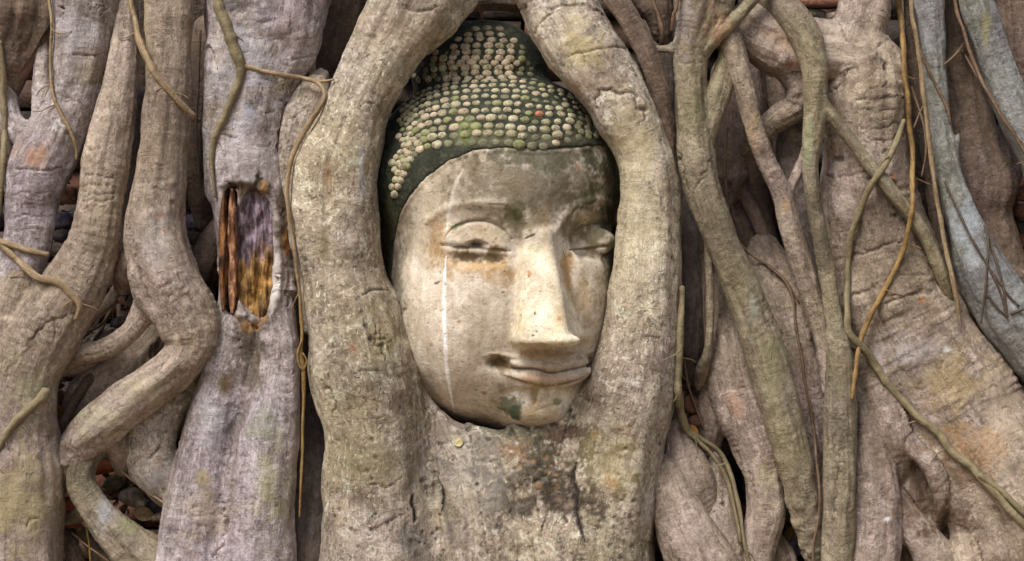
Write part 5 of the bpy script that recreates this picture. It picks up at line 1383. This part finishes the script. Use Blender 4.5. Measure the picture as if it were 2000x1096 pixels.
# depth of the scene's surface as the camera sees it, to lay vines on what they hang in front of
BIN = 5
zb = np.full((2400 // BIN, 1500 // BIN), 300.0)
for v in ALLV:
    x, y, d = PXY(v)
    i = ((x + 200) / BIN).astype(int); j = ((y + 200) / BIN).astype(int); m = (i >= 0) & (i < zb.shape[0]) & (j >= 0) & (j < zb.shape[1])
    np.minimum.at(zb, (i[m], j[m]), d[m])
def zat(px, py, r_=1):
    i = int((px + 200) / BIN); j = int((py + 200) / BIN)
    return zb[max(0, i - r_):i + r_ + 1, max(0, j - r_):j + r_ + 1].min()
def leaf(px, py, L, ang, mat_c, label, d=None, curl=.35):
    b = NB('dry_leaf'); o = b.obj()
    col = b.mix(b.ramp(b.noise(o, 90, 4, .6), .4, .6), mat_c, tuple(c * .55 for c in mat_c)); M = b.done(col, b.bump(b.noise(o, 240, 3), .002, .6), .7)
    n, mN = 12, 6; V = []; F = []
    for ly in (0, 1):
        for i in range(n + 1):
            t = i / n; wv = math.sin(math.pi * t ** .8) ** .8 * .30 + .012
            for j in range(-mN, mN + 1):
                u = j / mN
                V.append(((t - .5) * L * U, (-(u * u) * wv * curl - math.sin(t * 3) * .10 * curl + .012 * math.sin(9 * t + u * 4)) * L * U + ly * 1.2 * U, u * wv * L * U))
    W_ = 2 * mN + 1; H_ = (n + 1) * W_
    for i in range(n):
        for j in range(2 * mN):
            a = i * W_ + j; F += [(a, a + W_, a + W_ + 1, a + 1), (H_ + a, H_ + a + 1, H_ + a + W_ + 1, H_ + a + W_)]
    me = bpy.data.meshes.new('leaf'); me.from_pydata(V, [], F); me.materials.append(M); me.polygons.foreach_set('use_smooth', [True] * len(F))
    ob = link('leaf', me, None, P(px, py, DS(d) if d is not None else zat(px, py, 1) - 3)); ob.rotation_euler = (R(random.uniform(-35, 20)), R(ang), R(random.uniform(-25, 25)))
    tag(ob, label, 'leaf', 'dry leaves caught between the roots')
for q in ((118, 800, 44, 30, srgb(140, 104, 70), 'curled brown leaf in the rubble gap beside the lower left root', 96), (196, 690, 46, -40, srgb(126, 98, 70), 'dry leaf lodged under the thin side branch at left', 150),
          (282, 1004, 46, 20, srgb(150, 120, 84), 'pale brown leaf under the whitish split stone', 112), (1352, 846, 40, 60, srgb(168, 124, 62), 'yellow brown leaf at the start of the twin vines', 74),
          (1548, 1040, 44, -30, srgb(132, 104, 74), 'brown leaf between the mossy stone and the purplish stone', 124), (1775, 975, 40, 70, srgb(110, 80, 60), 'dark leaf in the recess between the trunk root fingers', 100), (2004, 470, 40, 10, srgb(130, 92, 66), 'brown leaf under the rusty bricks at the right edge', 150)):
    leaf(*q)
c_ = coin(); c_.location = P(895, 863, zat(895, 863, 2) + 1.2); c_.rotation_euler = (R(-8), 0, R(6))

def hairs(pts, n, rng):
    out = []
    for _ in range(n):
        i = rng.randrange(1, len(pts) - 1); x, y = pts[i][:2]; t = rng.random(); x += (pts[i + 1][0] - x) * t; y += (pts[i + 1][1] - y) * t
        a = rng.choice((-1, 1)) * rng.uniform(.3, 1.1); L = rng.uniform(18, 52); q = [(x, y, 1.9)]
        ang = math.pi / 2 + a
        for k in range(3):
            ang += rng.uniform(-.5, .5); x += math.cos(ang) * L / 3; y += math.sin(ang) * L / 3; q.append((x, y, 1.7 - k * .3))
        out.append(q)
    return out
def vine(name, label, mat, pts, lift=-.2, group='thin vines and rootlets draped over the roots', smooth=4, dmax=None, cat='vine', branches=()):
    """a thin rootlet; pts = (px, py, r) laid over the roots, or (px, py, r, d) with its own depth"""
    root_o = None
    if cat == 'vine' and len(pts[0]) == 3 and max(p[2] for p in pts) > 4: branches = tuple(branches) + tuple(hairs(pts, 4, random.Random(len(label) * 7)))
    for bi, pp in enumerate((pts,) + tuple(branches)):
        own = len(pp[0]) == 4
        q = catmull([(p[0], p[1], (p[3] if own else 0), p[2]) for p in pp], 6)
        x, y, r_ = q[:, 0], q[:, 1], q[:, 3] * (.80 if q[:, 3].max() < 8.5 else .86)
        if own: d = np.array([DS(v) for v in q[:, 2]])
        else:
            d = np.array([zat(a, b_) for a, b_ in zip(x, y)])
            k = smooth; pad = np.pad(d, k, mode='edge'); dm = np.array([pad[i:i + 2 * k + 1].min() for i in range(len(d))])
            pad = np.pad(dm, k, mode='edge'); ds = np.array([pad[i:i + 2 * k + 1].mean() for i in range(len(d))])
            d = np.minimum(ds, d + 4) - r_ * lift
        sd_ = len(label) + bi * 5
        C = np.array([P(a, b_, c) for a, b_, c in zip(x, y, d)])
        wob = r_ * .45
        C[:, 0] += vnoise(np.arange(len(C)) / 9., d * 0, d * 0, sd_) * wob * U; C[:, 2] += vnoise(np.arange(len(C)) / 9., d * 0 + 3, d * 0, sd_) * wob * U
        n = 10; V = []; F = []; B = []; L = 0
        T = np.gradient(C, axis=0); T /= np.linalg.norm(T, axis=1)[:, None] + 1e-9
        for i in range(len(C)):
            s1 = np.cross(T[i], (0, -1, 0)); s1 /= np.linalg.norm(s1) + 1e-9; s2 = np.cross(s1, T[i])
            rr_ = r_[i] * U * (1 + .18 * float(vnoise(np.array([i / 2.5]), np.array([0.]), np.array([0.]), sd_ + 9)[0]))
            if i: L += np.linalg.norm(C[i] - C[i - 1])
            for j in range(n):
                t = 2 * math.pi * j / n
                V.append(C[i] + (s1 * math.cos(t) + s2 * math.sin(t)) * rr_); B.append((L, t * .004, rr_))
        for i in range(len(C) - 1):
            for j in range(n):
                a = i * n + j; b_ = i * n + (j + 1) % n; F.append((a, a + n, b_ + n, b_))
        V = np.array(V); F = np.array(F)
        for end, idx in ((0, 0), (1, len(C) - 1)):
            V = np.vstack([V, C[idx] + T[idx] * r_[idx] * U * (.6 if end else -.6)]); B.append(B[-1]); tip = len(V) - 1
            ring = [idx * n + j for j in range(n)]
            F = np.vstack([F, [(ring[j], ring[(j + 1) % n], tip, tip) if not end else (ring[(j + 1) % n], ring[j], tip, tip) for j in range(n)]])
        # split quads with a doubled tip into proper triangles
        Q = F[F[:, 2] != F[:, 3]]; Tt = F[F[:, 2] == F[:, 3]][:, :3]
        if root_o is None: base = C[-1]
        me = bpy.data.meshes.new(name); me.from_pydata([tuple(v) for v in V - base], [], [tuple(f_) for f_ in Q.tolist()] + [tuple(f_) for f_ in Tt.tolist()])
        me.polygons.foreach_set('use_smooth', [True] * len(me.polygons))
        at = me.attributes.new('bark', 'FLOAT_VECTOR', 'POINT'); at.data.foreach_set('vector', np.array(B, np.float32).ravel())
        me.materials.append(VM[mat])
        if root_o is None:
            root_o = link(name, me, None, base); tag(root_o, label, cat, group)
        else: link('side_shoot', me, root_o)
    return root_o
vine('vine', 'tan vine draped over the wounded column, turning orange as it hangs beside the pale root', 'tan', [(472, 128, 6), (490, 131, 5.5), (540, 145, 5.5), (590, 152, 5.5), (618, 160, 6), (633, 182, 6), (622, 212, 6.5), (600, 245, 7), (580, 280, 7), (566, 320, 6.5), (562, 370, 6), (566, 430, 5.5), (574, 480, 5), (584, 560, 4.5), (588, 620, 4)], branches=([(616, 158, 4.5), (634, 158, 3.5), (652, 155, 2.5)],))
vine('vine', 'orange thread of vine with a small knot hanging left of the pale root', 'orange', [(586, 600, 3.6, 6), (590, 650, 4, 6), (588, 690, 4.5, 8), (592, 720, 5, 10), (593, 780, 4.2, 20), (591, 860, 3.8, 26), (588, 940, 3.2, 26), (585, 1010, 2.5, 30)], branches=([(588, 668, 2.4, 2), (581, 690, 2.6, 2), (584, 712, 2.6, 4), (592, 724, 3, 8)], [(592, 690, 2.2, 4), (599, 705, 2.2, 4), (594, 722, 2.4, 8)]))
vine('vine', 'grey vine down the left flank of the wounded column', 'olive', [(418, -160, 12), (426, -20, 12), (440, 40, 13), (456, 90, 13), (470, 134, 12), (464, 170, 10), (448, 210, 10), (430, 242, 9), (418, 270, 8), (413, 310, 6), (416, 350, 4), (419, 385, 3)])
vine('vine', 'brown vine hanging in front of the upper brown grey root', 'tan', [(246, -160, 7), (252, -10, 7), (262, 40, 7), (274, 80, 8), (290, 118, 9), (306, 148, 9), (326, 170, 8), (350, 196, 7), (380, 226, 5)])
vine('vine', 'short vine across the mauve topped root at upper left', 'tan', [(92, -20, 4), (100, 40, 4), (98, 120, 4), (102, 180, 5), (118, 220, 5.5), (136, 255, 5), (148, 290, 4), (149, 312, 3)])
vine('vine', 'vine running down the left edge of the photo', 'olive', [(0, 80, 6), (6, 160, 8), (8, 250, 8), (5, 340, 7), (-2, 420, 6)])
vine('vine', 'looped pale vine wrapping round the long smooth tan root', 'tan', [(-40, 440, 9), (0, 478, 9), (35, 510, 9), (72, 542, 9), (100, 550, 9), (130, 565, 9), (152, 585, 8), (157, 602, 7), (148, 625, 6)], branches=([(-30, 462, 7), (10, 474, 8), (55, 488, 8), (95, 496, 7)],))
vine('vine', 'grey green shoot crossing the lower left root', 'olive', [(90, 764, 12), (78, 782, 11), (58, 802, 10), (34, 825, 10), (10, 856, 9), (-20, 905, 9)])
vine('twig', 'thin dark twig leaning in the hollow left of the brown grey root', 'dark', [(208, 590, 4, 150), (196, 620, 4, 140), (172, 650, 4, 130), (150, 672, 3, 126)], cat='twig', branches=([(216, 560, 4, 150), (214, 600, 5, 140), (200, 640, 5, 130), (180, 672, 4, 120)],))
vine('twig', 'dark twig rising beside the left gap at mid height', 'dark', [(78, 548, 4, 66), (100, 522, 4, 70), (124, 490, 3, 90), (138, 470, 2, 110)], cat='twig')
vine('twig', 'thin pale twig bordering the bottom left hollow', 'tan', [(222, 906, 3, 84), (250, 930, 3.5, 76), (290, 962, 3.5, 72), (330, 990, 3.5, 70), (345, 1004, 3, 70)], cat='twig')
vine('twig', 'orange straw hanging over the stubby roots at bottom left', 'orange', [(166, 1020, 2.4, 80), (172, 1050, 2.6, 76), (176, 1090, 3, 74), (178, 1130, 3, 74)], cat='twig')
vine('twig', 'pale straw lying across the stubby roots at bottom left', 'tan', [(140, 1040, 2.4, 88), (165, 1062, 2.6, 78), (190, 1080, 2.6, 74), (222, 1105, 2.4, 72)], cat='twig')
for i, (q, lb) in enumerate((([(95, 850, 2, 100), (108, 832, 2.2, 96), (125, 822, 2.2, 92), (140, 802, 2, 92)], 'dry rootlet in the rubble gap, the upper of two'), ([(112, 876, 2, 70), (120, 856, 2.2, 66), (138, 828, 2.2, 74), (150, 812, 2, 80)], 'dry rootlet in the rubble gap, the lower of two'))):
    vine('twig', lb + ' beside the lower left root', 'tan', q, cat='twig')
vine('vine', 'golden vine bowing across the wrinkled trunk root on the right', 'orange', [(1748, -160, 6), (1753, -20, 6.5), (1760, 50, 6.5), (1767, 120, 6.5), (1773, 200, 6.5), (1779, 270, 6.5), (1782, 340, 6.5), (1781, 400, 6.5), (1772, 460, 7), (1752, 520, 7), (1724, 575, 7), (1697, 626, 7), (1682, 665, 6.5), (1672, 720, 6), (1664, 780, 5)], smooth=6)
vine('vine', 'grey brown vine running down the trunk root and away to the lower right corner', 'olive', [(1768, 236, 6), (1745, 290, 7), (1715, 340, 7.5), (1692, 385, 7.5), (1674, 430, 7.5), (1661, 478, 7.5), (1654, 545, 7.5), (1652, 600, 7.5), (1658, 645, 8), (1690, 688, 9), (1735, 752, 9.5), (1775, 795, 9.5), (1815, 832, 9.5), (1855, 873, 10), (1895, 908, 10), (1920, 940, 9), (1960, 982, 9), (2030, 1050, 9)], branches=([(1915, 926, 8), (1950, 955, 8), (1985, 988, 8), (2030, 1030, 8)],), smooth=5)
vine('vine', 'pale thin vine hanging in the dark slit left of the blue grey root', 'tan', [(1778, -160, 6, 40), (1781, -10, 6, 40), (1788, 70, 6, 42), (1802, 160, 6, 46), (1813, 260, 6, 50), (1822, 330, 6, 50), (1833, 400, 6, 48), (1844, 470, 6, 44), (1856, 530, 6, 36), (1868, 590, 6, 40), (1876, 640, 5, 50)])
vine('vine', 'wispy rootlet dangling beside the pale thin vine', 'brown', [(1782, 20, 4), (1792, 80, 4), (1806, 122, 4), (1830, 172, 4), (1848, 210, 4), (1856, 240, 3)], cat='vine')
vine('vine', 'very thin rootlet in the dark slit, reaching halfway down', 'brown', [(1780, 170, 3, 80), (1792, 205, 3, 76), (1805, 250, 3, 72), (1808, 300, 3, 70), (1800, 345, 2.5, 74)], branches=([(1785, 250, 2.5, 74), (1795, 225, 2.5, 74), (1804, 205, 2, 74)],))
vine('vine', 'thin brown vine along the edge of the smooth blue grey root at upper right', 'brown', [(1856, -160, 4.5), (1864, 0, 4.5), (1882, 60, 4.5), (1902, 120, 4.5), (1922, 168, 5), (1950, 215, 5), (1975, 252, 5), (1998, 290, 4.5), (2030, 340, 4)], branches=([(1845, 126, 3), (1866, 108, 3.5), (1884, 84, 3.5)], [(1878, 98, 3.5), (1896, 128, 3.5), (1912, 156, 3)]))
vine('vine', 'net of thin dark rootlets over the foot of the blue grey root', 'dark', [(1845, 355, 2.5), (1866, 400, 3), (1890, 450, 3), (1915, 495, 3), (1935, 530, 3), (1955, 575, 3.2), (1966, 618, 3)], branches=([(1922, 440, 3), (1930, 465, 3), (1928, 520, 3), (1925, 570, 3.4), (1917, 630, 3)], [(1926, 446, 3), (1945, 510, 3.4), (1960, 565, 3.4), (1967, 620, 3)], [(1928, 575, 2.8), (1948, 602, 3), (1965, 616, 3)], [(1975, 612, 4), (1990, 606, 4), (2010, 598, 4)], [(1930, 520, 2.6), (1950, 548, 2.8), (1970, 578, 2.8), (1990, 598, 2.6)]))
vine('vine', 'threadlike brown vine down the wide tan back root', 'brown', [(1500, 520, 2.5), (1532, 548, 3.5), (1548, 585, 3.5), (1554, 640, 3.5), (1566, 700, 3.5), (1577, 770, 3.5), (1590, 850, 3.5), (1598, 930, 3.5), (1600, 1000, 3.5), (1590, 1060, 3), (1586, 1110, 3)])
vine('vine', 'twin vines looping over the pitted root lobe near the bottom edge', 'olive', [(1326, 770, 9), (1330, 810, 9), (1344, 842, 9), (1366, 856, 7), (1395, 876, 6.5), (1418, 905, 6), (1432, 940, 6), (1444, 990, 6), (1450, 1040, 5.5), (1462, 1090, 5), (1475, 1130, 5)], branches=([(1352, 852, 5), (1388, 886, 5), (1412, 922, 5), (1426, 960, 5), (1438, 1010, 4.5), (1446, 1060, 4)],), smooth=6)
vine('vine', 'flat grey vine pressed against the right flank of the pale root', 'olive', [(1332, 560, 6), (1330, 620, 8), (1328, 690, 9), (1325, 750, 10), (1326, 790, 9)])
vine('vine', 'pair of thin roots at the top edge right of the pale shoulder root', 'brown', [(1268, -160, 6, 60), (1276, -10, 6, 56), (1288, 30, 6, 56), (1292, 70, 6, 60), (1288, 100, 5, 80)], branches=([(1330, -160, 6, 20), (1322, 0, 5, 10), (1316, 30, 5, 12), (1312, 60, 4, 24)],))
vine('vine', 'thin rootlet hanging in the gap above the stone topknot', 'brown', [(924, -60, 2.5, 100), (930, 0, 2.5, 100), (938, 25, 2.4, 110), (944, 45, 2, 120)])

for lb, q in (
    ('thin brown rootlet in the dark hollow, left of the slender spotted root', [(1420, 250, 3, 150), (1416, 330, 3.5, 140), (1424, 420, 3.5, 120), (1450, 500, 3, 116), (1470, 560, 2.5, 112)]),
    ('forked brown rootlet crossing the bottom of the dark hollow', [(1440, 470, 3, 130), (1470, 500, 3.2, 124), (1505, 520, 3.2, 116), (1535, 548, 3, 108), (1560, 590, 2.5, 100)]),
    ('straight thin rootlet in the slit right of the pale root', [(1374, 440, 3, 90), (1376, 520, 3, 84), (1374, 600, 3, 82), (1378, 690, 2.5, 84)]),
    ('short rootlet beside the two reddish brick chips', [(1336, 700, 3, 96), (1344, 750, 3, 92), (1360, 800, 3, 88), (1374, 838, 2.5, 88)]),
    ('rootlet curling through the hollow above the low humped tan root', [(230, 575, 3, 130), (214, 610, 3.4, 128), (190, 640, 3.4, 120), (150, 655, 3, 116), (120, 690, 2.5, 100)]),
    ('rootlet hanging in the dark slit beside the wounded column', [(392, 60, 3.4, 150), (388, 160, 3.4, 146), (384, 260, 3.4, 140), (390, 350, 3, 140)]),
):
    vine('rootlet', lb, 'brown', q, cat='rootlet')
